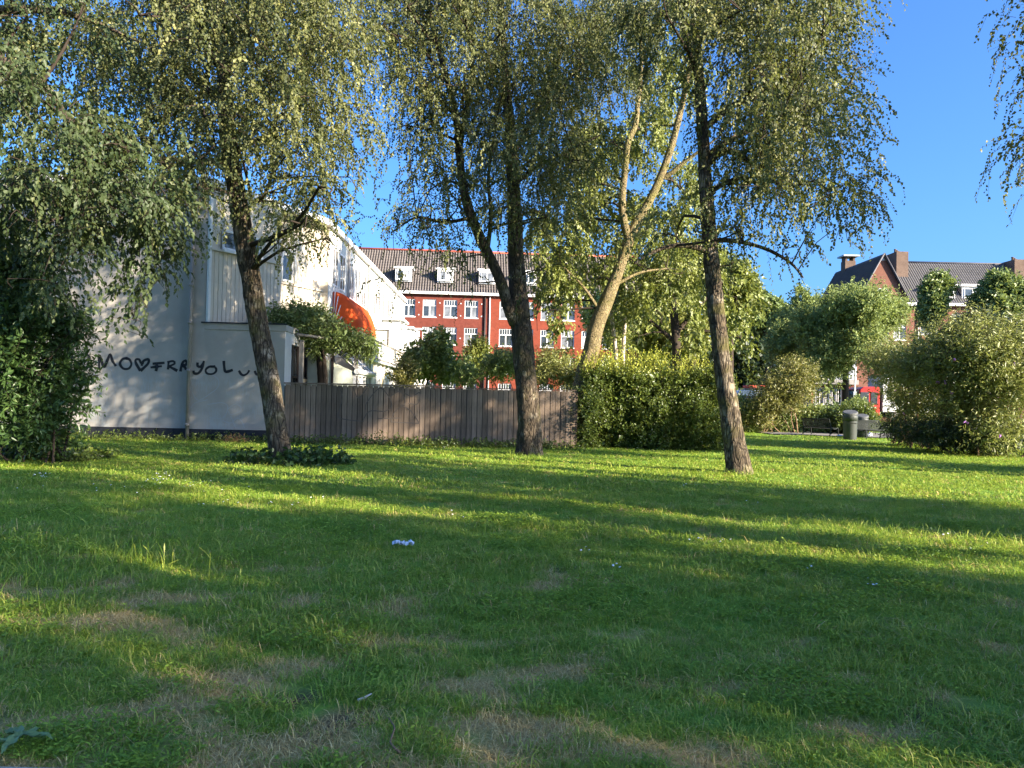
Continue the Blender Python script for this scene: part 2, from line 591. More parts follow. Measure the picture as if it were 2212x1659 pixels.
# ================================================================== BUILDINGS
def render_mat(name, c, scale=1.4, stain=0.25):
    """painted render with rain streaks and grime"""
    m = NT(name)
    v = m.coord()
    v2 = m.coord((3.0, 3.0, 0.25))
    a = m.noise(v, scale, 6, 0.65)
    b = m.noise(v2, 2.2, 5, 0.6)
    cc = m.ramp(a, [(0.25, [x * (1 - stain * 0.7) for x in c]), (0.65, c)])
    cc = m.mix(m.ramp(b, [(0.55, (0, 0, 0)), (0.8, (stain, stain, stain))]), cc, [x * 0.55 for x in c])
    m.col(cc).pr(0.85, 0.2).bump(m.noise(v, 90, 4), 0.25, 0.004)
    return m.m
def wall_paint():
    """the gable's paint: scrubbed grey ghosts of old tags in the lower two metres"""
    m = NT('gable_paint')
    v = m.coord()
    base = m.ramp(m.noise(v, 1.1, 6, 0.65), [(0.25, (0.315, 0.288, 0.258)), (0.7, (0.40, 0.37, 0.335))])
    sx = m.noise(m.coord((9, 1, 2.0)), 2.2, 6, 0.7)
    blot = m.noise(v, 1.3, 3, 0.5)
    sep = m.n('ShaderNodeSeparateXYZ')
    m.l(v, sep.inputs[0])
    low = m.ramp(m.math('DIVIDE', sep.outputs[2], 3.0), [(0.12, (1, 1, 1)), (0.60, (1, 1, 1)), (0.72, (0, 0, 0))])
    k = m.ramp(m.math('MULTIPLY', sx, blot), [(0.24, (0, 0, 0)), (0.36, (0.55, 0.55, 0.55))])
    k = m.mix(1.0, k, low, 'MULTIPLY')
    c = m.mix(k, base, (0.37, 0.40, 0.41))
    m.col(c).pr(0.8, 0.25).bump(m.noise(v, 70, 5), 0.35, 0.006)
    return m.m
M_gable = wall_paint()
M_white = render_mat('white_paint', (0.56, 0.55, 0.53), 1.6, 0.25)
M_trim = plain('white_trim', (0.66, 0.655, 0.64), 0.5, 0.4, var=0.05)
M_cream = plain('cream_board', (0.55, 0.49, 0.40), 0.65, 0.3, var=0.07, scale=3)
M_cream_gap = plain('cream_board_joint', (0.74, 0.70, 0.62), 0.7, 0.2)
M_plinth = plain('black_plinth', (0.018, 0.020, 0.026), 0.7, 0.3, var=0.3)
M_grey_metal = plain('zinc', (0.30, 0.29, 0.28), 0.45, 0.5, 0.6)
M_pipe = plain('grey_pipe', (0.24, 0.22, 0.20), 0.5, 0.4)
M_dark_frame = plain('dark_frame', (0.03, 0.022, 0.02), 0.5, 0.4)
M_roof_flat = plain('roof_felt', (0.10, 0.10, 0.10), 0.9, 0.1)
M_tan = plain('tan_panel', (0.52, 0.42, 0.27), 0.6, 0.3, var=0.06)
M_frost = plain('frosted_glass', (0.62, 0.64, 0.52), 0.25, 0.5, var=0.1, scale=2)
def glass_mat(name, c=(0.02, 0.025, 0.03), rough=0.04):
    m = NT(name)
    v = m.coord()
    m.col(m.ramp(m.noise(v, 1.7, 3), [(0.35, c), (0.7, [x * 2.2 for x in c])])).pr(rough, 0.9)
    m.bump(m.noise(v, 1.2, 2), 0.04, 0.02)
    return m.m
M_glass = glass_mat('window_glass')
M_curtain = glass_mat('window_with_net_curtain', (0.22, 0.22, 0.215), 0.2)
M_glass_dull = glass_mat('window_glass_curtained', (0.10, 0.105, 0.11), 0.12)
def brick_mat(name, c1, c2, mortar):
    m = NT(name)
    tc = m.n('ShaderNodeTexCoord')
    sep = m.n('ShaderNodeSeparateXYZ'); m.l(tc.outputs['Object'], sep.inputs[0])
    add = m.math('ADD', sep.outputs[0], sep.outputs[1])
    cmb = m.n('ShaderNodeCombineXYZ'); m.l(add, cmb.inputs[0]); m.l(sep.outputs[2], cmb.inputs[1])
    bt = m.n('ShaderNodeTexBrick')
    bt.inputs['Scale'].default_value = 1.0
    bt.inputs['Brick Width'].default_value = 0.22
    bt.inputs['Row Height'].default_value = 0.065
    bt.inputs['Mortar Size'].default_value = 0.008
    bt.inputs['Color1'].default_value = (*c1, 1)
    bt.inputs['Color2'].default_value = (*c2, 1)
    bt.inputs['Mortar'].default_value = (*mortar, 1)
    m.l(cmb.outputs[0], bt.inputs[0])
    nz = m.noise(tc.outputs['Object'], 2.5, 6, 0.75)
    nz2 = m.noise(tc.outputs['Object'], 0.35, 3, 0.5)
    c = m.mix(0.45, bt.outputs[0], m.ramp(nz, [(0.3, [x * 0.55 for x in c1]), (0.7, [min(1, x * 1.25) for x in c2])]))
    c = m.mix(m.ramp(nz2, [(0.35, (0.25, 0.25, 0.25)), (0.6, (0, 0, 0))]), c, [x * 0.6 for x in c1])
    m.col(c).pr(0.9, 0.15)
    return m.m
M_brick = brick_mat('red_brick', (0.135, 0.030, 0.021), (0.18, 0.044, 0.029), (0.13, 0.065, 0.05))
M_brick_or = brick_mat('orange_brick', (0.18, 0.036, 0.020), (0.235, 0.050, 0.026), (0.15, 0.065, 0.045))
M_brick_br = brick_mat('brown_brick', (0.145, 0.054, 0.037), (0.19, 0.075, 0.050), (0.26, 0.19, 0.15))
M_brick_ch = brick_mat('chimney_brick', (0.125, 0.082, 0.062), (0.17, 0.115, 0.085), (0.15, 0.12, 0.10))
def tile_mat(name, c):
    m = NT(name)
    v = m.coord()
    a = m.noise(v, 1.2, 5, 0.7)
    b = m.noise(v, 14, 3, 0.7)
    cc = m.ramp(a, [(0.3, [x * 0.7 for x in c]), (0.7, [x * 1.25 for x in c])])
    cc = m.mix(0.35, cc, m.ramp(b, [(0.3, [x * 0.5 for x in c]), (0.75, [x * 1.7 for x in c])]))
    m.col(cc).pr(0.6, 0.35)
    return m.m
M_tile_brown = tile_mat('brown_pantile', (0.105, 0.088, 0.080))
M_tile_grey = tile_mat('slate_pantile', (0.105, 0.100, 0.105))
M_tile_red = tile_mat('red_ridge_tile', (0.42, 0.10, 0.06))

def wall_holes(mb, x0, x1, z0, z1, holes, y=0.0, depth=0.14):
    """a wall in the plane y with rectangular openings and their reveals (facing -y)"""
    xs = sorted({x0, x1, *[h[0] for h in holes], *[h[1] for h in holes]})
    zs = sorted({z0, z1, *[h[2] for h in holes], *[h[3] for h in holes]})
    xs = [x for x in xs if x0 <= x <= x1]
    zs = [z for z in zs if z0 <= z <= z1]
    for a, b in zip(xs, xs[1:]):
        for c, d in zip(zs, zs[1:]):
            mx, mz = (a + b) / 2, (c + d) / 2
            if not any(h[0] < mx < h[1] and h[2] < mz < h[3] for h in holes):
                mb.quad((a, y, c), (b, y, c), (b, y, d), (a, y, d))
    for a, b, c, d in holes:
        e = y + depth
        mb.quad((a, y, c), (a, y, d), (a, e, d), (a, e, c))
        mb.quad((b, y, d), (b, y, c), (b, e, c), (b, e, d))
        mb.quad((a, y, d), (b, y, d), (b, e, d), (a, e, d))
        mb.quad((b, y, c), (a, y, c), (a, e, c), (b, e, c))
    return mb

_win_cache = {}
def window(parent, x, z, w, h, y, style='dutch', rz=0.0, glass=None):
    """window part with its frame and panes as sub-parts; origin at the lower left, facing -y"""
    key = (round(w, 3), round(h, 3), style)
    if key not in _win_cache:
        f, gl = MB(), []
        t, fr = 0.07, (0.016 if style == 'flush' else 0.06)
        f.box((0, 0, 0), (t, fr, h)); f.box((w - t, 0, 0), (w, fr, h))
        f.box((t, 0, h - t), (w - t, fr, h)); f.box((t, 0, 0), (w - t, fr, t))
        if style == 'dutch':
            tz = h * 0.62
            f.box((t, 0.0, tz), (w - t, fr, tz + 0.09))
            f.box((w / 2 - 0.055, 0, t), (w / 2 + 0.055, fr, tz))
            for k in range(1, 5):
                c = t + (w - 2 * t) * k / 5
                f.box((c - 0.022, 0.012, tz + 0.09), (c + 0.022, fr, h - t))
            gl = [(t, w / 2 - 0.055, t, tz), (w / 2 + 0.055, w - t, t, tz), (t, w - t, tz + 0.09, h - t)]
        elif style in ('pair', 'flush'):
            f.box((w / 2 - 0.05, 0, t), (w / 2 + 0.05, fr, h - t))
            gl = [(t, w / 2 - 0.05, t, h - t), (w / 2 + 0.05, w - t, t, h - t)]
        elif style == 'grid':
            gl = [(t, w - t, t, h * 0.42), (t, w - t, h * 0.42 + 0.07, h - t)]
            f.box((t, 0, h * 0.42), (w - t, fr, h * 0.42 + 0.07))
            for k in range(1, 4):
                c = t + (w - 2 * t) * k / 4
                f.box((c - 0.02, 0.01, h * 0.42 + 0.07), (c + 0.02, fr, h - t))
        else:
            gl = [(t, w - t, t, h - t)]
        gm = []
        for a, b, c, d in gl:
            q = MB()
            q.quad((a, fr * 0.7, c), (b, fr * 0.7, c), (b, fr * 0.7, d), (a, fr * 0.7, d))
            gm.append(q.mesh('pane'))
        s = MB()
        s.box((-0.05, -0.10, -0.09), (w + 0.05, fr, -0.002))
        _win_cache[key] = (f.mesh('frame'), gm, s.mesh('sill'))
    fm, gm, sm = _win_cache[key]
    o = mesh_obj('window', fm, M_trim, parent, (x, y, z))
    o.rotation_euler = (0, 0, rz)
    for g in gm:
        p = bpy.data.objects.new('pane', g)
        if not g.materials:
            g.materials.append(M_glass)
        link(p, o)
        gg = glass or (M_glass_dull if rng.random() < 0.32 else (M_curtain if rng.random() < 0.25 else M_glass))
        p.material_slots[0].link = 'OBJECT'
        p.material_slots[0].material = gg
    if style in ('dutch', 'pair'):
        mesh_obj('sill', sm, M_trim, o)
    return o

def pantiles(x0, x1, p_eave, p_ridge, pitch=0.22, amp=0.035, rows=14):
    """corrugated tile field between eave and ridge lines ((y, z) pairs) along x, each course lapping the next"""
    nx = int((x1 - x0) / pitch * 4)
    xs = np.linspace(x0, x1, nx)
    (ya, za), (yb, zb) = p_eave, p_ridge
    nrm = unit(np.array((-(zb - za), yb - ya)))
    V, F = [], []
    wave = amp * np.cos(2 * np.pi * xs / pitch)
    for r in range(rows):
        for t, lift in ((r / rows, 0.035), ((r + 1) / rows, 0.0)):
            y, z = ya + (yb - ya) * t, za + (zb - za) * t
            o = wave + lift
            V.append(np.stack([xs, y + nrm[0] * o, z + nrm[1] * o], -1))
    m = len(V)
    V = np.concatenate(V)
    i = (np.arange(m - 1)[:, None] * nx + np.arange(nx - 1)[None]).ravel()
    F = np.stack([i, i + 1, i + nx + 1, i + nx], -1)
    return np_mesh('roof_tiles', V, quads=F, smooth=False)

# ------------------------------------------------------------------ central brick block, 75 m away
def brick_block():
    c = at(1000, 858, 75.0)
    root = empty('brick_apartment_block', (c[0], 75.0, 0), math.radians(3.5),
                 'four storey red brick apartment block with brown tiled roof behind the white terrace', 'building')
    sp, ww, wh = 2.035, 1.3, 1.70
    zs = [9.28, 6.60, 3.92, 1.24]
    xw = [at(u, 700, 75)[0] - c[0] for u in (972.5,)][0]
    def cols(k0, k1):
        return [xw - 0.65 + k * sp for k in range(k0, k1)]
    seam = xw + 1.72 * sp + 0.15
    left, right = cols(-7, 2), [seam + 1.15 + k * sp for k in range(0, 7)]
    xl, xr = left[0] - 1.0, right[-1] + ww + 1.0
    for nm, mt, xa, xb, cs in (('wall', M_brick, xl, seam, left), ('wall', M_brick_or, seam, xr, right)):
        holes = [(x, x + ww, z, z + wh) for x in cs for z in zs]
        w = MB()
        wall_holes(w, xa, xb, 0, 11.45, holes, 0.0, 0.16)
        w.build(nm, mt, root)
        for x in cs:
            for z in zs:
                window(root, x, z, ww, wh, 0.07)
    b = MB()
    b.quad((xl, 0.001, 0), (xl, 0.001, 11.45), (xl, 9, 11.45), (xl, 9, 0))
    b.quad((xr, 9, 0), (xr, 9, 11.45), (xr, 0.001, 11.45), (xr, 0.001, 0))
    b.quad((xr, 9, 0), (xl, 9, 0), (xl, 9, 11.45), (xr, 9, 11.45))
    b.quad((xl, 0.30, 0.0), (xr, 0.30, 0.0), (xr, 0.30, 11.4), (xl, 0.30, 11.4))
    b.build('back_wall', M_brick, root)
    g = MB(); g.box((xl - 0.2, -0.42, 11.45), (xr + 0.2, 0.05, 11.72)); g.build('gutter', M_trim, root, bevel=0.02)
    rf = mesh_obj('roof', pantiles(xl - 0.2, xr + 0.2, (-0.35, 11.72), (4.6, 16.55), 0.26, 0.075, 15), M_tile_brown, root)
    k = MB(); k.tube([(xl - 0.2, 4.6, 16.6), (xr + 0.2, 4.6, 16.6)], 0.13, 8); k.build('ridge', M_tile_red, rf)
    k = MB(); k.quad((xl, 4.6, 16.5), (xr, 4.6, 16.5), (xr, 9.4, 11.5), (xl, 9.4, 11.5)); k.build('rear_slope', M_tile_brown, rf)
    for xc in (xw - 2 * sp * 1.02 - 0.5, xw - 0.55, xw + 2 * sp - 0.55, xw + 4 * sp - .55):
        d = empty('dormer', (0, 0, 0)); d.parent = root
        q = MB(); q.box((xc - 0.78, 0.55, 12.75), (xc + 0.78, 3.2, 13.98)); q.build('cheek', M_tile_grey, d)
        q = MB(); q.box((xc - 0.98, 0.30, 13.98), (xc + 0.98, 3.5, 14.18)); q.build('dormer_roof', M_trim, d, bevel=0.02)
        q = MB(); q.box((xc - 0.80, 0.40, 12.70), (xc + 0.80, 0.549, 13.98)); q.build('dormer_front', M_trim, d)
        window(root, xc - 0.62, 12.92, 1.24, 0.92, 0.33, 'pair')
    for x, mt in ((seam - 0.28, M_dark_frame), (seam + 0.18, M_trim)):
        q = MB(); q.tube([(x, -0.09, 0.1), (x, -0.09, 11.5)], 0.085 if mt is M_dark_frame else 0.06, 10); q.build('downpipe', mt, root)
    q = MB()
    for z in (9.2, 10.4, 7.0):
        for x in left[4:]:
            q.box((x + ww + 0.30, -0.03, z + 0.2), (x + ww + 0.40, 0.0, z + 0.3))
    q.build('tie_blocks', M_trim, root)
brick_block()

# ------------------------------------------------------------------ gabled brick building on the right
def brick_gabled():
    Y = 75.0
    ax = at(1908, 549, Y)
    er = at(1965, 656, Y)
    root = empty('gabled_brick_building', (ax[0], Y, 0), 0.0,
                 'brown brick building with steep gable, slate coloured tiles and chimneys', 'building')
    az, hw, ez = ax[2], er[0] - ax[0], er[2]
    L = lambda u, v, y=Y: at(u, v, y) - np.array((ax[0], Y, 0))
    # gable wing
    w = MB()
    holes = [(-0.6, 0.6, 8.0, 9.9), (-0.5, 0.5, 11.8, 13.2)]
    wall_holes(w, -hw, hw, 0, ez, [(-0.65, 0.65, 8.0, 9.9), (1.1, 2.3, 8.0, 9.9)], 0, 0.15)
    w.quad((-hw, 0, ez), (hw, 0, ez), (0, 0, az - 0.1))
    w.quad((-hw, 0.001, 0), (-hw, 0.001, ez), (-hw, 12, ez), (-hw, 12, 0))
    w.quad((-hw, 0.4, 0), (hw, 0.4, 0), (hw, 0.4, ez), (-hw, 0.4, ez))
    w.build('gable_wall', M_brick_br, root)
    window(root, -0.65, 8.0, 1.3, 1.9, 0.06, 'dutch')
    window(root, 1.1, 8.0, 1.2, 1.9, 0.06, 'dutch')
    q = MB()
    q.box((-0.5, -0.04, 12.0), (0.5, -0.001, 13.0)); q.build('gable_panel', M_trim, root)
    q = MB(); q.quad((-0.32, -0.012, az - 0.62), (0.32, -0.012, az - 0.62), (0, -0.012, az - 0.06)); q.build('gable_tip', M_grey_metal, root)
    # wing roof: ridge runs away from the viewer
    me = pantiles(-0.15, 11.0, (0, ez), (0, ez + 1), 0.24, 0.05, 2)
    bpy.data.meshes.remove(me)
    sl = math.hypot(hw, az - ez)
    for s, nm in ((-1, 'wing_roof'), (1, 'wing_roof')):
        me = pantiles(-0.25, 11.0, (-sl - 0.35, 0), (0, 0), 0.24, 0.045, 18)
        V = np.empty(len(me.vertices) * 3, np.float32)
        me.vertices.foreach_get('co', V)
        V = V.reshape(-1, 3)
        t = -V[:, 1] / sl
        n = np.array((s * (az - ez) / sl, hw / sl))
        nx = np.stack([s * hw * t + n[0] * V[:, 2], V[:, 0], az - (az - ez) * t + n[1] * V[:, 2]], -1)
        me.vertices.foreach_set('co', nx.astype(np.float32).ravel())
        me.update()
        mesh_obj('wing_roof', me, M_tile_grey, root)
    for s in (-1, 1):
        q = MB(); q.tube([(0, -0.28, az + 0.05), (s * (hw + 0.35), -0.28, ez - 0.55)], 0.075, 6); q.build('verge', M_tile_grey, root)
    # main range
    x0, x1 = hw - 0.6, 26.0
    mz = er[2] - 0.15
    cols = [L(2000, 700)[0] - 0.4 + k * 3.05 for k in range(0, 7)]
    ww, wh = 1.75, 2.1
    holes = [(x, x + ww, z, z + wh) for x in cols for z in (8.6, 5.4, 2.2)]
    w = MB(); wall_holes(w, hw + 0.02, x1, 0, mz, holes, 0.25, 0.16)
    w.quad((hw, 0.6, 0), (x1, 0.6, 0), (x1, 0.6, mz), (hw, 0.6, mz))
    w.quad((x1, 10, 0), (x1, 10, mz), (x1, 0.25, mz), (x1, 0.25, 0))
    w.build('wall', M_brick_br, root)
    for x in cols:
        for z in (8.6, 5.4, 2.2):
            window(root, x, z, ww, wh, 0.32, 'dutch')
    g = MB(); g.box((hw + 0.5, -0.25, mz), (x1 + 0.2, 0.30, mz + 0.27)); g.build('gutter', M_trim, root, bevel=0.02)
    g = MB(); g.box((hw - 1.0, -0.65, mz - 0.12), (hw + 1.3, 0.24, mz + 0.18)); g.build('porch_roof', M_trim, root, bevel=0.02)
    rz = L(2060, 568, 79.0)[2]
    rf = mesh_obj('roof', pantiles(x0, x1 + 0.2, (-0.1, mz + 0.27), (4.3, rz), 0.24, 0.05, 15), M_tile_grey, root)
    k = MB(); k.tube([(x0 - 1.2, 4.3, rz + 0.03), (x1, 4.3, rz + 0.03)], 0.12, 8); k.build('ridge', M_tile_grey, rf)
    k = MB(); k.quad((x0, 4.3, rz - 0.05), (x1, 4.3, rz - 0.05), (x1, 9, mz), (x0, 9, mz)); k.build('rear_slope', M_tile_grey, rf)
    for u0, u1 in ((2008, 2064), (2074, 2130), (2200, 2255)):
        a, b = L(u0, 640, 75.6)[0], L(u1, 640, 75.6)[0]
        d = empty('dormer'); d.parent = root
        q = MB(); q.box((a + 0.15, 0.62, mz + 0.75), (b - 0.15, 3.6, mz + 2.02)); q.build('cheek', M_tile_grey, d)
        q = MB(); q.box((a - 0.08, 0.25, mz + 2.02), (b + 0.08, 3.8, mz + 2.24)); q.build('dormer_roof', M_trim, d, bevel=0.02)
        q = MB(); q.box((a + 0.12, 0.46, mz + 0.72), (b - 0.12, 0.619, mz + 2.02)); q.build('dormer_front', M_trim, d)
        wd = (b - a) / 2 - 0.42
        window(root, a + 0.28, mz + 0.92, wd, 0.92, 0.39, 'plain')
        window(root, b - 0.28 - wd, mz + 0.92, wd, 0.92, 0.39, 'plain', glass=M_glass)
    q = MB(); q.tube([(hw + 0.95, 0.13, 0), (hw + 0.95, 0.13, mz)], 0.07, 8); q.build('downpipe', M_trim, root)
    # chimneys
    def chimney(u0, u1, v0, v1, Yc, dep, cap=False):
        a, b = L(u0, v0, Yc), L(u1, v1, Yc)
        y = Yc - Y
        ch = MB(); ch.box((a[0], y, b[2] - 1.5), (b[0], y + dep, a[2]))
        o = ch.build('chimney', M_brick_ch, root)
        if cap:
            q = MB(); q.box((a[0] - 0.3, y - 0.3, a[2] + 0.45), (b[0] + 0.3, y + dep + 0.3, a[2] + 0.62)); q.build('cap', M_grey_metal, o)
            for sx in (a[0] + 0.05, b[0] - 0.25):
                q = MB(); q.box((sx, y + 0.05, a[2]), (sx + 0.2, y + dep - 0.05, a[2] + 0.45)); q.build('cap_post', M_brick_ch, o)
        else:
            for k in range(3):
                x = a[0] + (b[0] - a[0]) * (k + 0.5) / 3
                q = MB(); q.lathe([(0.11, 0), (0.10, 0.28), (0.13, 0.30), (0.13, 0.36), (0.02, 0.36)], 10, (x, y + dep * (0.3 + 0.2 * k), a[2])); q.build('chimney_pot', M_brick_ch, o)
    chimney(1826, 1848, 563, 600, 83.0, 1.1, True)
    chimney(1937, 1962, 543, 590, 77.6, 2.4)
    chimney(2192, 2222, 560, 590, 77.6, 2.4)
    # lower street front to the left: brick ground floor under a canopy, grey cladding above
    xa, xb = L(1752, 870)[0], -hw - 0.05
    n = 7
    pw = (xb - xa) / n
    holes = [(xa + k * pw + 0.22, xa + k * pw + 0.22 + 0.92, 0.3, 3.2) for k in range(n) if k * pw + 1.2 < xb - xa]
    w = MB(); wall_holes(w, xa, xb, 0, 3.5, holes, 0.0, 0.15)
    w.quad((xa, 0.4, 0), (xb, 0.4, 0), (xb, 0.4, 3.5), (xa, 0.4, 3.5))
    w.build('shop_wall', M_brick, root)
    for h in holes:
        window(root, h[0], h[2], 0.92, 2.9, 0.05, 'grid')
    q = MB(); q.box((xa - 0.2, -1.0, 3.5), (xb, 0.2, 3.95)); q.build('canopy', M_pipe, root, bevel=0.03)
    q = MB(); q.quad((xa, 0.02, 3.9), (xb, 0.02, 3.9), (xb, 0.02, 8.2), (xa, 0.02, 8.2)); q.quad((xa, 0.02, 8.2), (xb, 0.02, 8.2), (xb, 8, 8.2), (xa, 8, 8.2))
    q.quad((xa, 8, 0), (xa, 0.02, 0), (xa, 0.02, 8.2), (xa, 8, 8.2))
    q.build('upper_wall', plain('blue_grey_cladding', (0.20, 0.23, 0.28), 0.5, 0.4), root)
    for k in range(5):
        x = xa + 0.3 + k * (xb - xa) / 5
        q = MB(); q.box((x, -0.03, 4.0), (x + 0.75, 0.015, 7.8)); q.build('cladding_panel', plain('pale_grey_cladding', (0.36, 0.38, 0.42), 0.5, 0.4) if k == 0 else MATS['pale_grey_cladding'], root)
brick_gabled()

# ------------------------------------------------------------------ white terrace; local frame: x out of the facade, y along the row
HA = math.radians(0.86)
HO = np.array((at(613, 850, 23.5)[0], 23.5, 0.0))
ROOF, LEDGE = 7.85, 3.62
def house_root(name, label, group=None):
    return empty(name, HO, HA, label, 'house', group)
def ribbon(mb, pts, w, y, nrm=(0, -1, 0)):
    """a painted stroke on the plane y: flat ribbon following 2-D points (x, z)"""
    P = spline(np.array([(a, b, 0) for a, b in pts], float), 0.03)
    T = unit(np.gradient(P, axis=0))
    N = np.stack([-T[:, 1], T[:, 0], T[:, 2]], -1)
    ww = w * (0.75 + 0.35 * vnoise(P * 9 + 3, 5))[:, None]
    A, B = P + N * ww / 2, P - N * ww / 2
    V = [(a[0], y, a[1]) for a in A] + [(b[0], y, b[1]) for b in B]
    n = len(P)
    mb.add(V, [(i, i + 1, n + i + 1, n + i) for i in range(n - 1)])

def board_row(parent, p0, p1, z0, z1, pitch, mat, name, thick=0.03, gap=0.012):
    """upright boards from p0 to p1 (2-D), each a part of its own"""
    p0, p1 = np.array(p0, float), np.array(p1, float)
    Ltot = np.linalg.norm(p1 - p0)
    n = int(round(Ltot / pitch))
    ang = math.atan2(p1[1] - p0[1], p1[0] - p0[0])
    w = Ltot / n - gap
    q = MB(); q.box((0, -thick, 0), (w, 0, z1 - z0))
    me = q.mesh(name)
    for k in range(n):
        c = p0 + (p1 - p0) * (k + 0.0) / n
        o = mesh_obj(name, me, mat, parent, (c[0] + gap / 2 * math.cos(ang), c[1] + gap / 2 * math.sin(ang), z0))
        o.rotation_euler = (0, 0, ang)
    return n

def end_house():
    root = house_root('end_terrace_house', 'white end house whose grey-white gable wall carries black graffiti')
    xl, xp = -15.0, -2.92
    # gable wall: left field set back, right part proud, lower right wing one storey
    w = MB()
    w.quad((xl, 0.2, 0), (xp, 0.2, 0), (xp, 0.2, ROOF), (xl, 0.2, ROOF))
    w.quad((xp, 0.2, 0), (xp, 0.0, 0), (xp, 0.0, ROOF), (xp, 0.2, ROOF))
    w.quad((xp, 0, 0), (0, 0, 0), (0, 0, LEDGE - 0.22), (xp, 0, LEDGE - 0.22))
    w.quad((xp, 0, LEDGE - 0.22), (-2.45, 0, LEDGE - 0.22), (-2.45, 0, ROOF), (xp, 0, ROOF))
    w.quad((-2.45, 0, LEDGE - 0.22), (-2.45, 0, ROOF), (-2.45, 0.3, ROOF), (-2.45, 0.3, LEDGE - 0.22))
    gw = w.build('gable_wall', M_gable, root)
    q = MB(); q.box((xl, 0.16, 0), (xp - 0.001, 0.26, 0.37)); q.box((xp, -0.04, 0), (0.03, 0.03, 0.37)); q.build('plinth', M_plinth, root)
    q = MB()
    q.tube([(-2.86, -0.10, 0.02), (-2.86, -0.10, ROOF - 0.1)], 0.055, 12)
    dp = q.build('downpipe', M_pipe, root)
    for z in (0.45, 2.1, 3.55, 4.7, 5.8, 6.9):
        q = MB(); q.tube([(-2.86, -0.10, z), (-2.86, -0.10, z + 0.09)], 0.072, 12); q.box((-2.90, -0.05, z + 0.02), (-2.82, 0.0, z + 0.06)); q.build('pipe_collar', M_pipe, dp)
    # graffiti: black sprayed letters across both fields
    spray = NT('black_spray'); spray.col((0.016, 0.017, 0.022)).pr(0.6, 0.3)
    cov = spray.n('ShaderNodeAttribute', attribute_name='cover').outputs['Fac']
    grain = spray.noise(spray.coord(), 160, 3, 0.7)
    al = spray.ramp(spray.math('ADD', cov, spray.math('MULTIPLY', spray.math('SUBTRACT', grain, 0.5), 0.7)), [(0.25, (0, 0, 0)), (0.75, (0.95, 0.95, 0.95))])
    spray.l(al, spray.b.inputs['Alpha'])
    def spray_ribbon(pts, w, y):
        P = spline(np.array([(a, b, 0) for a, b in pts], float), 0.03)
        T_ = unit(np.gradient(P, axis=0))
        N = np.stack([-T_[:, 1], T_[:, 0], T_[:, 2]], -1)
        ww = w * (0.8 + 0.6 * vnoise(P * 7 + 3, 5))[:, None]
        return [[P + N * ww * k for k in (-1.0, -0.45, 0.45, 1.0)] + [y]]
    def spray_mesh(strips, mat, parent):
        V, Q, A = [], [], []
        for i_, st in enumerate(strips):
            y, m_ = st[-1] - 0.001 * i_, len(st[0])
            b_ = len(V)
            for k, col_ in enumerate(st[:4]):
                V += [(p[0], y, p[1]) for p in col_]
                A += [0.0 if k in (0, 3) else 1.0] * m_
            Q += [(b_ + k * m_ + i, b_ + k * m_ + i + 1, b_ + (k + 1) * m_ + i + 1, b_ + (k + 1) * m_ + i) for k in range(3) for i in range(m_ - 1)]
        mesh_obj('graffiti_letter', np_mesh('graffiti_letter', np.array(V), quads=np.array(Q), attrs={'cover': np.array(A)}), mat, parent)
    def G(u, v, y):    # photo pixel -> local wall coordinates
        d = ray(u, v)
        R = Matrix.Rotation(-HA, 3, 'Z')
        o = np.array(R @ Vector(tuple(np.array((0, 0, CAM_H)) - HO)))
        dd = np.array(R @ Vector(tuple(d)))
        p = o + dd * ((y - o[1]) / dd[1])
        return (p[0], p[2])
    gz = lambda a, b: (280 / 1.736 + a / 1.5875 / 1.736, 1290 / 1.736 + b / 1.5875 / 1.736)   # zoomed crop -> photo frame
    strokes_l = [
        [(60, 66), (84, 70), (88, 90), (70, 96)],
        [(147, 150), (146, 108), (146, 68), (158, 98), (176, 134), (194, 100), (212, 62), (226, 100), (246, 132)],
        [(318, 84), (286, 90), (270, 118), (290, 146), (322, 146), (338, 120), (326, 92), (300, 84)],
        [(392, 160), (366, 116), (364, 94), (384, 92), (398, 116), (414, 98), (440, 92), (436, 118), (392, 160)],
        [(396, 118), (408, 108), (398, 130)],
        [(464, 118), (480, 116), (536, 112)], [(452, 140), (480, 136), (520, 132)], [(488, 112), (490, 138), (484, 162)],
        [(556, 152), (558, 126), (560, 104)], [(552, 108), (586, 102), (596, 116), (562, 134)], [(562, 134), (590, 148), (612, 160)],
        [(630, 164), (634, 138), (640, 116)], [(630, 130), (654, 136), (664, 154)],
        [(658, 98), (642, 112), (650, 126), (664, 122), (668, 106), (656, 96)]]
    strokes_r = [
        [(732, 110), (732, 130), (748, 136), (764, 118), (770, 100)], [(770, 100), (758, 146), (736, 174), (712, 174), (708, 158)],
        [(838, 132), (800, 136), (780, 156), (790, 176), (822, 178), (842, 162), (838, 140), (806, 134)],
        [(888, 100), (890, 130), (896, 162), (912, 164), (942, 154)],
        [(978, 158), (990, 178), (1006, 186), (1028, 176), (1040, 156)],
        [(1072, 160), (1082, 180), (1100, 178), (1110, 160)]]
    def letters(strokes, groups, wd, y0, y):
        for idx in groups:
            g = []
            for i in idx: g += spray_ribbon([G(*gz(*p), y0) for p in strokes[i]], wd, y)
            spray_mesh(g, spray.m, gw)
    letters(strokes_l, [(0,), (1,), (2,), (3, 4), (5, 6, 7), (8, 9, 10), (11, 12, 13)], 0.048, 0.2, 0.194)
    letters(strokes_r, [(0, 1), (2,), (3,), (4,), (5,)], 0.045, 0.0, -0.006)
    faint = NT('faded_marker'); faint.col((0.36, 0.37, 0.38)).pr(0.8, 0.2)
    g = MB()
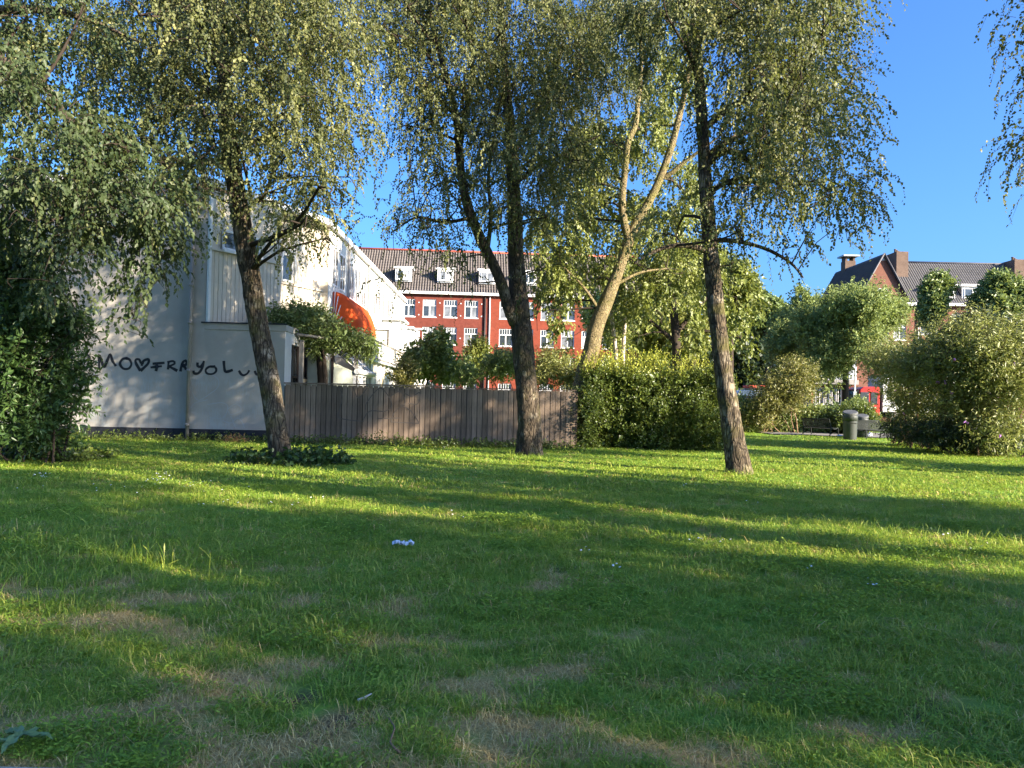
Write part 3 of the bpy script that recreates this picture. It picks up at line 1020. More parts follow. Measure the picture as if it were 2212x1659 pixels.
    for s in ([(700, 250), (712, 205), (760, 185), (820, 186), (856, 215), (850, 260), (800, 300), (740, 335), (706, 300), (698, 255)],
              [(880, 455), (930, 470), (970, 440), (1000, 470), (1010, 500)], [(915, 385), (950, 360), (985, 370), (985, 400), (930, 420), (915, 400)],
              [(690, 380), (720, 350), (790, 332)], [(790, 360), (880, 350), (912, 380), (880, 440), (800, 436)], [(930, 430), (946, 470), (960, 500)]):
        ribbon(g, [G(*gz(*p), 0.0) for p in s], 0.022, -0.005)
    for s in ([(150, 250), (165, 190), (190, 145), (215, 150), (235, 210), (244, 300), (236, 380)], [(165, 430), (230, 432), (330, 440)], [(120, 180), (150, 200)]):
        ribbon(g, [G(*gz(*p), 0.2) for p in s], 0.018, 0.195)
    g.build('faded_scribble', faint.m, gw)
    # side of the one-storey wing (faces the garden) with a glazed opening
    q = MB()
    def side(y0, y1, z0, z1):
        q.quad((0, y0, z0), (0, y1, z0), (0, y1, z1), (0, y0, z1))
    side(0.0, 0.75, 0, LEDGE - 0.22); side(5.2, 9.0, 0, LEDGE - 0.22); side(0.75, 5.2, 3.05, LEDGE - 0.22); side(0.75, 5.2, 0, 0.3)
    q.build('side_wall', M_white, root)
    wf = empty('side_window'); wf.parent = root
    q = MB(); q.quad((-0.05, 0.75, 0.3), (-0.05, 5.2, 0.3), (-0.05, 5.2, 3.05), (-0.05, 0.75, 3.05)); q.build('pane', M_glass, wf)
    for y in (0.75, 1.5, 2.2, 2.9, 3.6, 4.4, 5.14):
        q = MB(); q.box((-0.03, y, 0.3), (0.03, y + 0.07, 3.05)); q.build('mullion', M_dark_frame, wf)
    q = MB(); q.box((-0.03, 0.82, 2.0), (0.026, 5.14, 2.07)); q.build('transom', M_dark_frame, wf)
    # tan board with a round dark print below the transom
    q = MB(); q.box((0.05, 1.55, 0.3), (0.08, 4.3, 2.0)); tb = q.build('tan_board', M_tan, root)
    disc = NT('mottled_print')
    v = disc.coord()
    vo = disc.n('ShaderNodeTexVoronoi'); vo.inputs['Scale'].default_value = 9.0
    disc.l(v, vo.inputs['Vector'])
    disc.col(disc.ramp(vo.outputs['Distance'], [(0.1, (0.30, 0.20, 0.15)), (0.45, (0.10, 0.055, 0.04)), (0.7, (0.03, 0.018, 0.015))])).pr(0.7, 0.2)
    q = MB()
    n = 40
    q.add([(0.086, 2.35 + 0.80 * math.cos(2 * math.pi * k / n), 1.20 + 0.72 * math.sin(2 * math.pi * k / n)) for k in range(n)], [tuple(range(n))])
    q.build('round_print', disc.m, tb)
    # flat roof of the wing with its dark edge
    q = MB(); q.prism([(-2.45, -0.02), (0.03, -0.02), (0.03, 9.0), (-2.3, 9.0)], 'z', LEDGE - 0.215, LEDGE - 0.02); q.build('wing_roof', M_gable, root, bevel=0.01)
    q = MB(); q.box((-2.55, -0.06, LEDGE - 0.02), (0.05, -0.025, LEDGE + 0.02)); q.build('roof_edge', M_plinth, root)
    # upper floor stepped back on the skew: two boarded fronts with windows above
    a0, a1 = (-2.43, 0.06), (-1.0, 2.70)
    b0, b1 = (-1.45, 3.3), (-0.30, 5.6)
    def skew(p0, p1, zb, zt):
        d = np.array(p1) - np.array(p0)
        n = np.array((d[1], -d[0])) / np.linalg.norm(d)
        return d, n
    q = MB()
    for p0, p1 in ((a0, a1), (a1, b0), (b0, b1), (b1, (0.0, 5.6))):
        q.quad((p0[0], p0[1], LEDGE), (p1[0], p1[1], LEDGE), (p1[0], p1[1], ROOF), (p0[0], p0[1], ROOF))
    q.build('upper_wall', M_cream, root)
    for p0, p1, zt in ((a0, a1, 5.88), (b0, b1, 5.40)):
        d = np.array(p1) - np.array(p0)
        ang = math.atan2(d[1], d[0])
        n = np.array((d[1], -d[0])) / np.linalg.norm(d)
        s0, s1 = np.array(p0) + n * 0.05, np.array(p1) + n * 0.05
        board_row(root, s0, s1, LEDGE + 0.05, zt - 0.02, 0.165, M_cream, 'cladding_board', 0.03, 0.016)
        M = Matrix.Translation((s0[0], s0[1], 0)) @ Matrix.Rotation(ang, 4, 'Z')
        Lg = np.linalg.norm(d)
        q = MB(); q.box((-0.03, -0.09, zt - 0.02), (Lg, 0.03, zt + 0.05), M); q.build('cladding_cap', M_cream, root)
        q = MB(); q.box((-0.06, -0.07, LEDGE), (0.03, 0.02, ROOF - 0.1), M); q.build('corner_post', M_trim, root)
        wx0 = 0.45 if zt > 5.6 else 0.35
        p = M @ Vector((wx0, -0.06, 0))
        o = window(root, p.x, zt + 0.08, 1.55 if zt > 5.6 else 0.6, 0.62 if zt > 5.6 else 1.0, p.y, 'pair' if zt > 5.6 else 'plain', ang, glass=M_glass)
        o.location.y = p.y
        if zt < 5.6:
            q = MB()
            ring = [(0.65 + 0.36 * math.cos(t), 0.0, zt + 0.75 + 0.45 * math.sin(t)) for t in np.linspace(0, math.pi, 15)]
            q.tube([tuple(M @ Vector((x, -0.10, z))) for x, y, z in [(1.01, 0, zt + 0.06)] + ring + [(0.29, 0, zt + 0.06)]], 0.045, 6); q.build('arch_trim', M_trim, root)
    # upper flat facade up to the first downpipe
    holes = [(6.2, 7.2, 5.75, 7.25), (7.6, 8.6, 5.75, 7.25)]
    facade_upper(root, 5.6, 9.0, holes)
    q = MB(); q.prism([(xl, 0.10), (xp, 0.10), (xp, -0.10), (-2.4, -0.10), (0.14, 5.3), (0.14, 9.0), (xl, 9.0)], 'z', ROOF, ROOF + 0.22); q.build('roof', M_trim, root)
    terrace_front(root, 0.0, 9.0, 0)

def facade_upper(root, y0, y1, holes):
    w = MB()
    wall_holes(w, y0, y1, LEDGE - 0.2, ROOF, holes, 0.0, 0.14)
    w.v = [(-y, x, z) for x, y, z in w.v]          # turn the wall to face +x
    w.build('facade', M_white, root)
    for a, b, c, d in holes:
        o = window(root, -0.06, c, b - a, d - c, 0.0, 'flush', math.pi / 2)
        o.location = (0.02, a, c)

def terrace_front(root, y0, y1, k):
    """ground floor extension with posts and glazing, terrace slab and balustrade"""
    ex = 1.2 if k < 3 else 1.85
    ys = 5.8 if k == 0 else y0
    q = MB(); q.box((0.01, ys, 2.92), (ex + 0.12, y1 - 0.01, 3.12)); q.build('terrace_slab', M_white, root, bevel=0.015)
    q = MB(); q.box((ex + 0.121, ys, 3.02), (ex + 0.14, y1 - 0.01, 3.10)); q.build('slab_edge', M_pipe, root)
    q = MB(); q.quad((ex - 0.25, ys, 0), (ex - 0.25, y1, 0), (ex - 0.25, y1, 2.92), (ex - 0.25, ys, 2.92)); q.build('glazing', M_glass_dull, root)
    n = 4
    for j in range(n + 1):
        y = ys + (y1 - ys - 0.16) * j / n
        q = MB(); q.box((ex - 0.22, y, 0), (ex - 0.04, y + 0.15, 2.92)); q.build('post', M_trim, root)
        if j < n and (j + k) % 2:
            z = MB(); z.box((ex - 0.20, y + 0.155, 0), (ex - 0.12, y + (y1 - ys - 0.16) / n - 0.005, 2.9)); z.build('infill_panel', M_tan if j % 3 else M_cream, root)
    q = MB(); q.quad((0.02, ys, 0), (ex - 0.1, ys, 0), (ex - 0.1, ys, 2.92), (0.02, ys, 2.92)); q.build('end_wall', M_cream, root)
    # balustrade of upright strips
    m = int((y1 - ys) / 0.3)
    st = MB(); st.box((0, 0, 0), (0.03, 0.24, 0.68)); me = st.mesh('balustrade_strip')
    for j in range(m):
        mesh_obj('balustrade_strip', me, M_trim if k % 2 else M_cream, root, (ex + 0.02, ys + j * (y1 - ys) / m, 3.125))
    q = MB(); q.box((ex - 0.01, ys, 3.81), (ex + 0.09, y1, 3.87)); q.build('handrail', M_pipe, root)

end_house()
bounds = [9.0, 14.0, 18.9, 23.8, 28.7]
labs = ['white terraced house with the orange awning end, next to the end house', 'white terraced house between the orange awning house and the siding screens',
        'white terraced house with a broad terrace wall facing the fence', 'last white terraced house before the red brick block']
for k in range(4):
    y0, y1 = bounds[k], bounds[k + 1]
    r = house_root('terraced_house', labs[k], 'white terraced houses in a row')
    hs = [(y0 + a, y0 + a + 1.2, 5.65, 7.25) for a in (0.35, 1.9, 3.45)]
    hs += [(y0 + 0.6, y0 + 1.7, 3.6, 5.2), (y0 + 2.4, y0 + 4.2, 3.6, 5.2)] if k != 0 else []
    facade_upper(r, y0 + 0.002, y1, hs)
    q = MB(); q.prism([(-9, y0 + 0.01), (0.14, y0 + 0.01), (0.14, y1), (-9, y1)], 'z', ROOF, ROOF + 0.22); q.build('roof', M_trim, r)
    q = MB(); q.tube([(0.08, y0 + 0.05, 0.1), (0.08, y0 + 0.05, ROOF)], 0.05, 8); q.build('downpipe', M_pipe, r)
    terrace_front(r, y0, y1, k + 1)
    if k >= 1:
        zt = 5.66 if k < 3 else 6.0
        n = 12
        for j in range(n):                         # screen of horizontal siding between the terraces
            z0 = 3.13 + (zt - 3.13) * j / n
            q = MB(); q.box((0.02, y1 - 0.12, z0), (1.05, y1 - 0.06 + 0.02 * (j % 2) * 0, z0 + (zt - 3.13) / n - 0.012)); q.build('siding_board', M_white, r)
        q = MB(); q.prism([(0, y1 - 0.3), (1.2, y1 - 0.3), (1.2, y1 + 2.4), (0, y1 + 2.4)] if k < 3 else [(0, y1 - 0.3), (1.2, y1 - 0.3), (1.2, y1), (0, y1)], 'z', zt, zt + 0.12); q.build('screen_roof', M_trim, r)
        for yy in (1.0, 2.0) if k < 3 else ():
            q = MB(); q.box((1.0, y1 + yy, 3.9), (1.12, y1 + yy + 0.12, zt)); q.build('screen_post', M_trim, r)
    else:
        q = MB(); q.box((0.3, y1 - 0.06, 3.13), (1.05, y1 - 0.02, 4.66)); sc = q.build('screen_panel', M_frost, r)
        q = MB(); q.box((0.24, y1 - 0.08, 4.665), (1.12, y1, 4.72)); q.build('screen_cap', M_dark_frame, sc)
        q = MB(); q.box((1.06, y1 - 0.08, 3.13), (1.11, y1, 4.66)); q.build('screen_post', M_dark_frame, sc)

def awning():
    """orange hood awning: quarter-round fabric on radiating ribs with scalloped white fringe"""
    root = empty('hood_awning', HO, HA, 'orange hood awning with pale ribs and white scalloped fringe on white facade', 'awning')
    y0, y1, zt, R, P = 6.4, 11.4, 5.55, 1.5, 0.95
    fab = NT('orange_canvas')
    v = fab.coord()
    cc = fab.ramp(fab.noise(v, 2.0, 3), [(0.3, (0.62, 0.085, 0.02)), (0.7, (0.78, 0.13, 0.03))])
    fab.col(cc).pr(0.8, 0.15)
    tr = fab.n('ShaderNodeBsdfTranslucent'); fab.l(cc, tr.inputs[0])
    mx = fab.n('ShaderNodeMixShader'); mx.inputs[0].default_value = 0.3
    fab.l(fab.b.outputs[0], mx.inputs[1]); fab.l(tr.outputs[0], mx.inputs[2]); fab.l(mx.outputs[0], fab.out.inputs[0])
    n, nl = 10, 40
    arc = [(P * math.sin(t), zt - R * (1 - math.cos(t))) for t in np.linspace(0, math.pi / 2, n)]
    V, F = [], []
    for j in range(nl + 1):
        y = y0 + (y1 - y0) * j / nl
        e = min(1.0, min(j, nl - j) / 4.0)
        bulge = math.sqrt(max(0.0, 1 - (1 - e) ** 2))
        for i, (x, z) in enumerate(arc):
            sag = 0.02 * math.sin(j * 1.7 + i) * (i / n)
            V.append((0.03 + x * (0.35 + 0.65 * bulge) + sag, y, z + 0.05 * (bulge - 1)))
    for j in range(nl):
        for i in range(n - 1):
            a = j * n + i
            F.append((a, a + 1, a + n + 1, a + n))
    q = MB(); q.add(V, F, True)
    for y, s in ((y0, 0), (y1, 1)):                      # end fans
        vv = [V[(0 if s == 0 else nl * n) + i] for i in range(n)]
        q.add([(0.03, y, zt - R)] + vv, [(0, i + 1, i + 2) for i in range(n - 1)], True)
    ca = q.build('canvas', fab.m, root)
    for y in (y0, y1):
        for t in np.linspace(0.15, math.pi / 2, 5):
            k = 0.36 if y in (y0, y1) else 1
            q = MB(); q.tube([(0.04, y - 0.015 if y == y0 else y + 0.015, zt - R + 0.02), (0.04 + P * math.sin(t) * 0.40, y - 0.015 if y == y0 else y + 0.015, zt - R * (1 - math.cos(t)) - 0.03)], 0.018, 6); q.build('rib', M_trim, root)
    q = MB()
    m = 36
    for j in range(m):
        a, b = y0 + (y1 - y0) * j / m, y0 + (y1 - y0) * (j + 1) / m
        jj = min(nl, int((j + 0.5) / m * nl))
        x = V[jj * n + n - 1][0] + 0.012
        q.add([(x, a, zt - R - 0.01), (x, b, zt - R - 0.01), (x, a + (b - a) * 0.8, zt - R - 0.12), (x, (a + b) / 2, zt - R - 0.16), (x, a + (b - a) * 0.2, zt - R - 0.12)], [(0, 1, 2, 3, 4)])
    q.build('fringe', M_trim, root)
awning()

def leanto():
    root = empty('glazed_leanto', HO, HA, 'low glazed lean-to with grey barred roof behind the plank fence', 'lean-to')
    y0, y1 = 2.4, 5.75
    q = MB(); q.quad((1.0, y0, 2.98), (1.0, y1, 2.98), (1.72, y1, 2.36), (1.72, y0, 2.36)); rf = q.build('glass_roof', M_glass_dull, root)
    for k in range(9):
        y = y0 + (y1 - y0) * k / 8
        q = MB(); q.tube([(1.0, y, 3.0), (1.74, y, 2.37)], 0.03, 6); q.build('glazing_bar', M_trim if k % 2 else M_grey_metal, rf)
    q = MB(); q.tube([(1.76, y0 - 0.05, 2.30), (1.76, y1 + 0.05, 2.30)], 0.09, 10); q.build('gutter', M_trim, root)
    for k in range(6):
        y = y0 + (y1 - y0 - 0.1) * k / 5
        q = MB(); q.box((1.62, y, 0), (1.71, y + 0.1, 2.25)); q.build('post', M_trim, root)
    q = MB(); q.quad((1.64, y0, 0), (1.64, y1, 0), (1.64, y1, 2.25), (1.64, y0, 2.25)); q.build('glazing', M_glass, root)
    q = MB(); q.box((1.60, y0, 2.15), (1.73, y1, 2.27)); q.build('head_beam', M_trim, root)
    q = MB(); q.quad((0.1, y0, 0), (1.64, y0, 0), (1.64, y0, 2.3), (0.1, y0, 2.96)); q.build('end_glazing', M_frost, root)
    q = MB(); q.box((0.1, y0 - 0.03, 2.94), (1.0, y0 + 0.03, 3.02)); q.build('end_rail', M_dark_frame, root)
    q = MB(); q.box((0.9, y0 - 0.04, 0), (0.98, y0 - 0.003, 2.94)); q.build('end_post', M_dark_frame, root)
leanto()

# ------------------------------------------------------------------ plank fence
def fence():
    a = HO + np.array((0.08, -0.12, 0))
    b = at(1243, 960, 23.3); b[2] = 0
    d = b - a
    Lf = np.linalg.norm(d[:2])
    ang = math.atan2(d[1], d[0])
    root = empty('plank_fence', (a[0], a[1], 0), ang, 'weathered grey-brown upright plank fence joining the white gable wall to the hedge', 'fence')
    mats = []
    for k in range(5):
        m = NT('weathered_plank')
        v = m.coord((14, 14, 0.9))
        s = 0.42 + 0.075 * k
        g = m.noise(v, 2.5, 7, 0.75)
        c = m.ramp(g, [(0.25, (0.16 * s, 0.118 * s, 0.088 * s)), (0.6, (0.39 * s, 0.29 * s, 0.22 * s)), (0.8, (0.50 * s, 0.395 * s, 0.31 * s))])
        al = m.ramp(m.noise(m.coord(which='Generated'), 1.3, 3), [(0.55, (0, 0, 0)), (0.75, (0.5, 0.5, 0.5))])
        c = m.mix(al, c, (0.10, 0.10, 0.045) if k in (1, 3) else (0.12, 0.105, 0.09))
        m.col(c).pr(0.85, 0.2).bump(g, 0.5, 0.01)
        mats.append(m.m)
    n = 56
    w = Lf / n
    top0 = 1.80
    meshes = {}
    for k in range(n):
        h = top0 if k < 30 else top0 - 0.035
        q = MB(); q.box((0, -0.022, 0), (w - 0.020, 0.0, h - 0.03 - 0.0))
        o = mesh_obj('plank', q.mesh('plank'), mats[int(rng.integers(0, 5))] if k not in (27, 28, 29, 30) else mats[1], root, (k * w + 0.010, rng.uniform(-0.004, 0.004), 0.02))
        o.rotation_euler = (0, rng.normal() * 0.002, 0)
    q = MB(); q.box((-0.03, -0.06, top0), (30 * w, 0.10, top0 + 0.045)); q.build('cap_rail', mats[2], root, bevel=0.006)
    q = MB(); q.box((30 * w + 0.003, -0.045, top0 - 0.035), (Lf, 0.07, top0 - 0.005)); q.build('cap_rail', mats[0], root, bevel=0.006)
    q = MB(); q.box((0.0, 0.008, 0.05), (Lf, 0.014, top0 - 0.06)); q.build('dark_gap_backing', M_dark_frame, root)  # dark sheet added behind the planks so the gaps read dark
    for z in (0.35, 0.95, 1.5):
        q = MB(); q.box((0, 0.016, z), (Lf, 0.056, z + 0.09)); q.build('rail', mats[0], root)
    for k in range(7):
        q = MB(); q.box((k * Lf / 6 - 0.045, 0.060, 0), (k * Lf / 6 + 0.045, 0.14, top0 - 0.06)); q.build('fence_post', mats[0], root)
    ink = NT('faded_black_marker'); ink.col((0.11, 0.092, 0.08)).pr(0.8, 0.2)
    g = MB()
    fz = lambda x, y: ((x - 135) / 1.843 / 1.736 / 70.7 * 1.0, (590 - y) / 1.843 / 1.736 / 70.7)
    for s in ([(510, 200), (530, 260), (520, 330), (505, 400), (560, 420), (680, 430)], [(600, 190), (640, 270), (700, 200)], [(670, 430), (720, 360), (830, 355), (870, 300), (790, 200), (700, 300), (690, 350)],
              [(860, 250), (930, 220), (960, 300), (900, 350), (870, 420), (900, 430), (1060, 435)], [(930, 310), (1000, 350), (1065, 435)], [(950, 230), (1010, 250), (1060, 225), (1050, 300), (985, 300)], [(770, 410), (850, 405), (940, 400)]):
        ribbon(g, [fz(*p) for p in s], 0.03, -0.030)
    g.build('faded_scribble', ink.m, root)
fence()
# ================================================================== TREES AND SHRUBS
def px_limb(rows):
    """rows (u, v, Y, radius in photo pixels) -> world x, y, z, r"""
    return np.array([(*at(u, v, Y), 0.88 * r / ppm(Y)) for u, v, Y, r in rows])
def px_blobs(rows):
    """rows (u, v, ru, rv, Y, rY, density) -> world ellipsoids"""
    out = []
    for u, v, ru, rv, Y, rY, den in rows:
        k = ppm(Y)
        out.append((at(u, v, Y), np.array((ru / k, rY, rv / k)), den))
    return out
def limbs_mesh(name, limbs, seed, step=0.06, sides=28, amp=0.10, lump=0.10):
    Vs, Fs, b = [], [], 0
    for i, L in enumerate(limbs):
        r0 = L[:, 3].max()
        S = spline(L, max(0.035, min(step, r0)) if r0 > 0.065 else step)
        n = sides if r0 > 0.12 else (14 if r0 > 0.065 else (7 if r0 > 0.03 else 5))
        V, F = tube_arrays(S[:, :3], np.maximum(S[:, 3], 0.006), n, limb_disp(seed + i, amp, lump))
        Vs.append(V); Fs.append(F + b); b += len(V)
    return np_mesh(name, np.concatenate(Vs), quads=np.concatenate(Fs), smooth=True)
def nearest_on(limbs, p):
    P = np.concatenate([spline(L, 0.25) for L in limbs])
    d = np.linalg.norm(P[:, :3] - p, axis=1) + 0.6 * np.maximum(0, P[:, 2] - p[2] - 0.3)
    return P[int(np.argmin(d))]
def boughs(limbs, blobs, r, kmax=0.06):
    """one crooked bough from the nearest limb into each foliage clump, forking inside it"""
    out = []
    for c, rad, den in blobs:
        a = nearest_on(limbs, c)
        s = a[:3]
        Lh = np.linalg.norm(c - s)
        rr = min(a[3] * 0.6, 0.015 + 0.011 * (Lh + rad.mean()), kmax)
        m = (s + c) / 2 + np.array((0, 0, 0.12 * Lh)) + r.normal(size=3) * 0.08 * Lh
        c2 = c + np.array((0, 0, rad[2] * 0.35))
        out.append(np.array([(*s, rr), (*m, rr * 0.7), (*c2, rr * 0.4)]))
        for _ in range(2):
            e = c + unit(r.normal(size=3)) * rad * 0.8
            mm = (c2 + e) / 2 + r.normal(size=3) * 0.1 + np.array((0, 0, 0.1))
            out.append(np.array([(*c2, rr * 0.4), (*mm, rr * 0.3), (*e, 0.006)]))
    return out

def weeping_tree(name, label, group, limbs, blobs, seed, leaf=(0.066, 0.052), mat_leaf=M_birch_leaf, mat_bark=M_birch_bark, per=70.0, slen=(0.5, 1.5), jit=0.08, cat='tree', amp=0.10, spread=1.0, K=22, sides=28, layers=((-1.9, .42), (0, .85), (1.9, .42))):
    r = np.random.default_rng(seed)
    limbs = [px_limb(l) if not isinstance(l, np.ndarray) else l for l in limbs]
    blobs = px_blobs(blobs) if not isinstance(blobs[0][0], np.ndarray) else blobs
    deep = []
    for c, rad, den in blobs:
        if rad[0] < 0.42 or len(layers) == 1:
            deep.append((c, rad, den))
            continue
        for dy, dd in layers:                     # the crown is as deep as it is wide
            Yn = c[1] + dy * r.uniform(0.6, 1.3)
            k = Yn / c[1]
            deep.append((np.array((c[0] * k, Yn, CAM_H + (c[2] - CAM_H) * k)), rad * np.array((k, 1, k)), den * dd))
    blobs_in, blobs = blobs, deep
    base = limbs[0][0, :3].copy(); base[2] = 0
    root = empty(name, base, 0, label, cat, group)
    bg = boughs(limbs, blobs, r)
    me = limbs_mesh('trunk', limbs, seed, sides=sides, amp=amp)
    me.transform(Matrix.Translation(tuple(-base)))
    mesh_obj('trunk', me, mat_bark, root)
    me = limbs_mesh('boughs', bg, seed + 50, step=1.3, amp=0.05, lump=0.06)
    me.transform(Matrix.Translation(tuple(-base)))
    mesh_obj('boughs', me, M_twig, root)
    parts, nodes = [], []
    for c, rad, den in blobs:
        n = max(4, int(per * den * rad[0] * rad[2] * 4.0))
        # gather strands on a few spurs so that clumps and gaps form
        ns = max(2, n // 15)
        spur = c + in_ball(ns, r, 0.42) * rad
        st = spur[r.integers(0, ns, n)] + r.normal(size=(n, 3)) * np.array((0.12, 0.12, 0.20))
        ln = r.uniform(*slen, n)
        st[:, 2] += ln * 0.4
        out = st - c
        d0 = unit(out * np.array((1, 1, 0.15)) + r.normal(size=(n, 3)) * 0.5 + np.array((0, 0, 0.15)))
        lv, P = grow(st, d0, ln, K, (0, 0, -1.0), jit, leaf, r, spread=spread * 0.75, hang=0.75, coh=0.6)
        parts.append(lv); nodes.append(P)
    A = join_leaves(parts)
    A[0] = A[0] - base
    cr = mesh_obj('crown', leaf_mesh('crown', *A), mat_leaf, root)
    tw = twig_mesh('twigs', np.concatenate(nodes)[::2] - base, 0.0045, 11)
    mesh_obj('twigs', tw, M_twig, root)
    return root, len(A[0])

def sub_clumps(blobs, r, k, size):
    out = []
    for c, rad, den in blobs:
        v = unit(r.normal(size=(k, 3)))
        v[:, 2] = np.where(v[:, 2] < -0.55, -v[:, 2] * 0.6, v[:, 2])
        q = c + v * rad * r.uniform(0.55, 0.95, (k, 1))
        for p in q:
            out.append((p, rad * size * r.uniform(0.7, 1.3), den))
    return out
def leafy(name, blobs, mat, parent, base, seed, n_shoots, leaf, slen=(0.25, 0.5), K=8, up=0.4, hang=0.15, spread=0.9, shell=0.35, twig=True, twig_r=0.005, jit=0.10, core=True):
    """foliage volume: leafy shoots pointing out of the surface of the clumps"""
    r = np.random.default_rng(seed)
    wsum = sum(b[2] * (b[1][0] * b[1][1] * b[1][2]) ** (2 / 3) for b in blobs)
    parts, nodes = [], []
    for c, rad, den in blobs:
        n = max(3, int(n_shoots * den * (rad[0] * rad[1] * rad[2]) ** (2 / 3) / wsum))
        v = unit(r.normal(size=(n, 3)))
        st = c + v * rad * (1 - shell * r.random((n, 1)))
        d0 = unit(v / rad * rad.mean() + r.normal(size=(n, 3)) * 0.45 + np.array((0, 0, up)))
        lv, P = grow(st, d0, r.uniform(*slen, n), K, (0, 0, 0.3 * up), jit, leaf, r, spread=spread, hang=hang, base_skip=0.0)
        parts.append(lv); nodes.append(P)
    if core:
        for c, rad, den in blobs:
            n = max(2, int(0.25 * n_shoots * den * (rad[0] * rad[1] * rad[2]) ** (2 / 3) / wsum))
            st = c + in_ball(n, r, 0.4) * rad * 0.75
            lv, _ = grow(st, unit(r.normal(size=(n, 3))), r.uniform(*slen, n), 5, (0, 0, 0.05), 0.1, (leaf[0] * 1.7, leaf[1] * 1.9), r, spread=1.0, hang=0.1, base_skip=0.0)
            parts.append(lv)
    A = join_leaves(parts)
    keep = A[0][:, 2] > 0.02
    A = [a[keep] for a in A]
    A[0] = A[0] - base
    o = mesh_obj(name, leaf_mesh(name, *A), mat, parent)
    if twig:
        P = np.concatenate(nodes)
        P[:, :, 2] = np.maximum(P[:, :, 2], 0.01)
        mesh_obj('twigs', twig_mesh('twigs', P[::3] - base, twig_r, 7), M_twig, parent)
    return o

# ------------------------------------------------------------------ the three park birches, the pale trunk, the silver maple
T = []
limbsA = [
    [(612, 1012, 16.1, 33), (607, 985, 16.1, 28), (597, 920, 16.1, 26), (583, 830, 16.15, 24.5), (566, 740, 16.2, 24), (550, 650, 16.2, 24), (535, 560, 16.2, 24), (522, 480, 16.2, 23), (508, 400, 16.2, 22), (497, 340, 16.2, 21), (490, 260, 16.2, 19), (482, 160, 16.1, 16), (474, 60, 16.0, 14), (468, -60, 16, 11), (460, -260, 16, 4)],
    [(500, 375, 16.2, 11), (470, 352, 16.1, 10), (430, 350, 15.9, 8), (380, 345, 15.6, 6), (330, 340, 15.3, 3)],
    [(488, 220, 16.2, 11), (440, 190, 16.4, 9), (390, 145, 16.7, 8), (360, 135, 16.9, 7), (300, 140, 17.3, 4)],
    [(440, 190, 16.4, 6), (455, 110, 16.3, 5), (425, 40, 16.2, 4), (400, -60, 16.2, 2)],
    [(545, 440, 16.2, 6), (572, 420, 16.2, 5), (598, 350, 16.1, 4), (618, 320, 16, 2)],
    [(505, 330, 16.2, 8), (560, 300, 15.9, 7), (600, 298, 15.6, 6), (588, 270, 15.5, 5), (630, 230, 15.4, 4), (690, 180, 15.2, 2)],
    [(482, 160, 16.1, 8), (560, 120, 15.8, 6), (660, 110, 15.6, 5), (740, 100, 15.4, 3)]]
blobsA = [(480, 30, 120, 80, 16.0, 1.3, 1.0), (610, 60, 100, 80, 15.8, 1.2, 1.0), (715, 110, 75, 90, 15.5, 1.0, 1.0), (560, 170, 90, 75, 15.6, 1.1, 1.0), (670, 240, 75, 90, 15.5, 1.0, 1.0),
          (640, 350, 65, 60, 15.7, .9, 0.9), (735, 290, 42, 95, 15.4, .8, 0.8), (690, 420, 50, 50, 15.5, .7, 0.8), (610, 430, 40, 40, 15.6, .6, 0.7), (755, 400, 26, 50, 15.4, .4, 0.6), (650, 500, 48, 45, 15.5, .6, 0.8), (705, 530, 25, 45, 15.5, .4, 0.7), (600, 540, 26, 45, 15.5, .4, 0.7),
          (400, 110, 95, 80, 16.2, 1.2, 0.9), (330, 220, 95, 80, 15.8, 1.1, 0.9), (440, 270, 80, 60, 15.2, .9, 1.1), (300, 60, 110, 80, 16.5, 1.2, 0.8), (430, 360, 55, 45, 15.2, .7, 0.8), (200, 170, 90, 80, 16.5, 1.1, 0.7), (370, 380, 60, 45, 15.3, .8, 0.6), (460, 440, 30, 40, 15.2, .5, 0.4),
          (780, 60, 45, 80, 15.5, .8, 0.6), (560, 300, 60, 50, 15.4, .6, .8), (545, 385, 40, 40, 15.3, .5, .6), (425, 420, 50, 40, 15.2, .5, .6),
          (520, -120, 180, 100, 16.0, 1.8, 0.5), (330, -100, 140, 90, 16.5, 1.6, 0.4), (680, -70, 110, 80, 15.6, 1.3, 0.5), (480, -300, 130, 110, 16, 1.6, 0.4)]
T.append(weeping_tree('birch_tree', 'leaning birch with drooping foliage standing before the graffiti wall', 'birches on the lawn', limbsA, blobsA, 101))

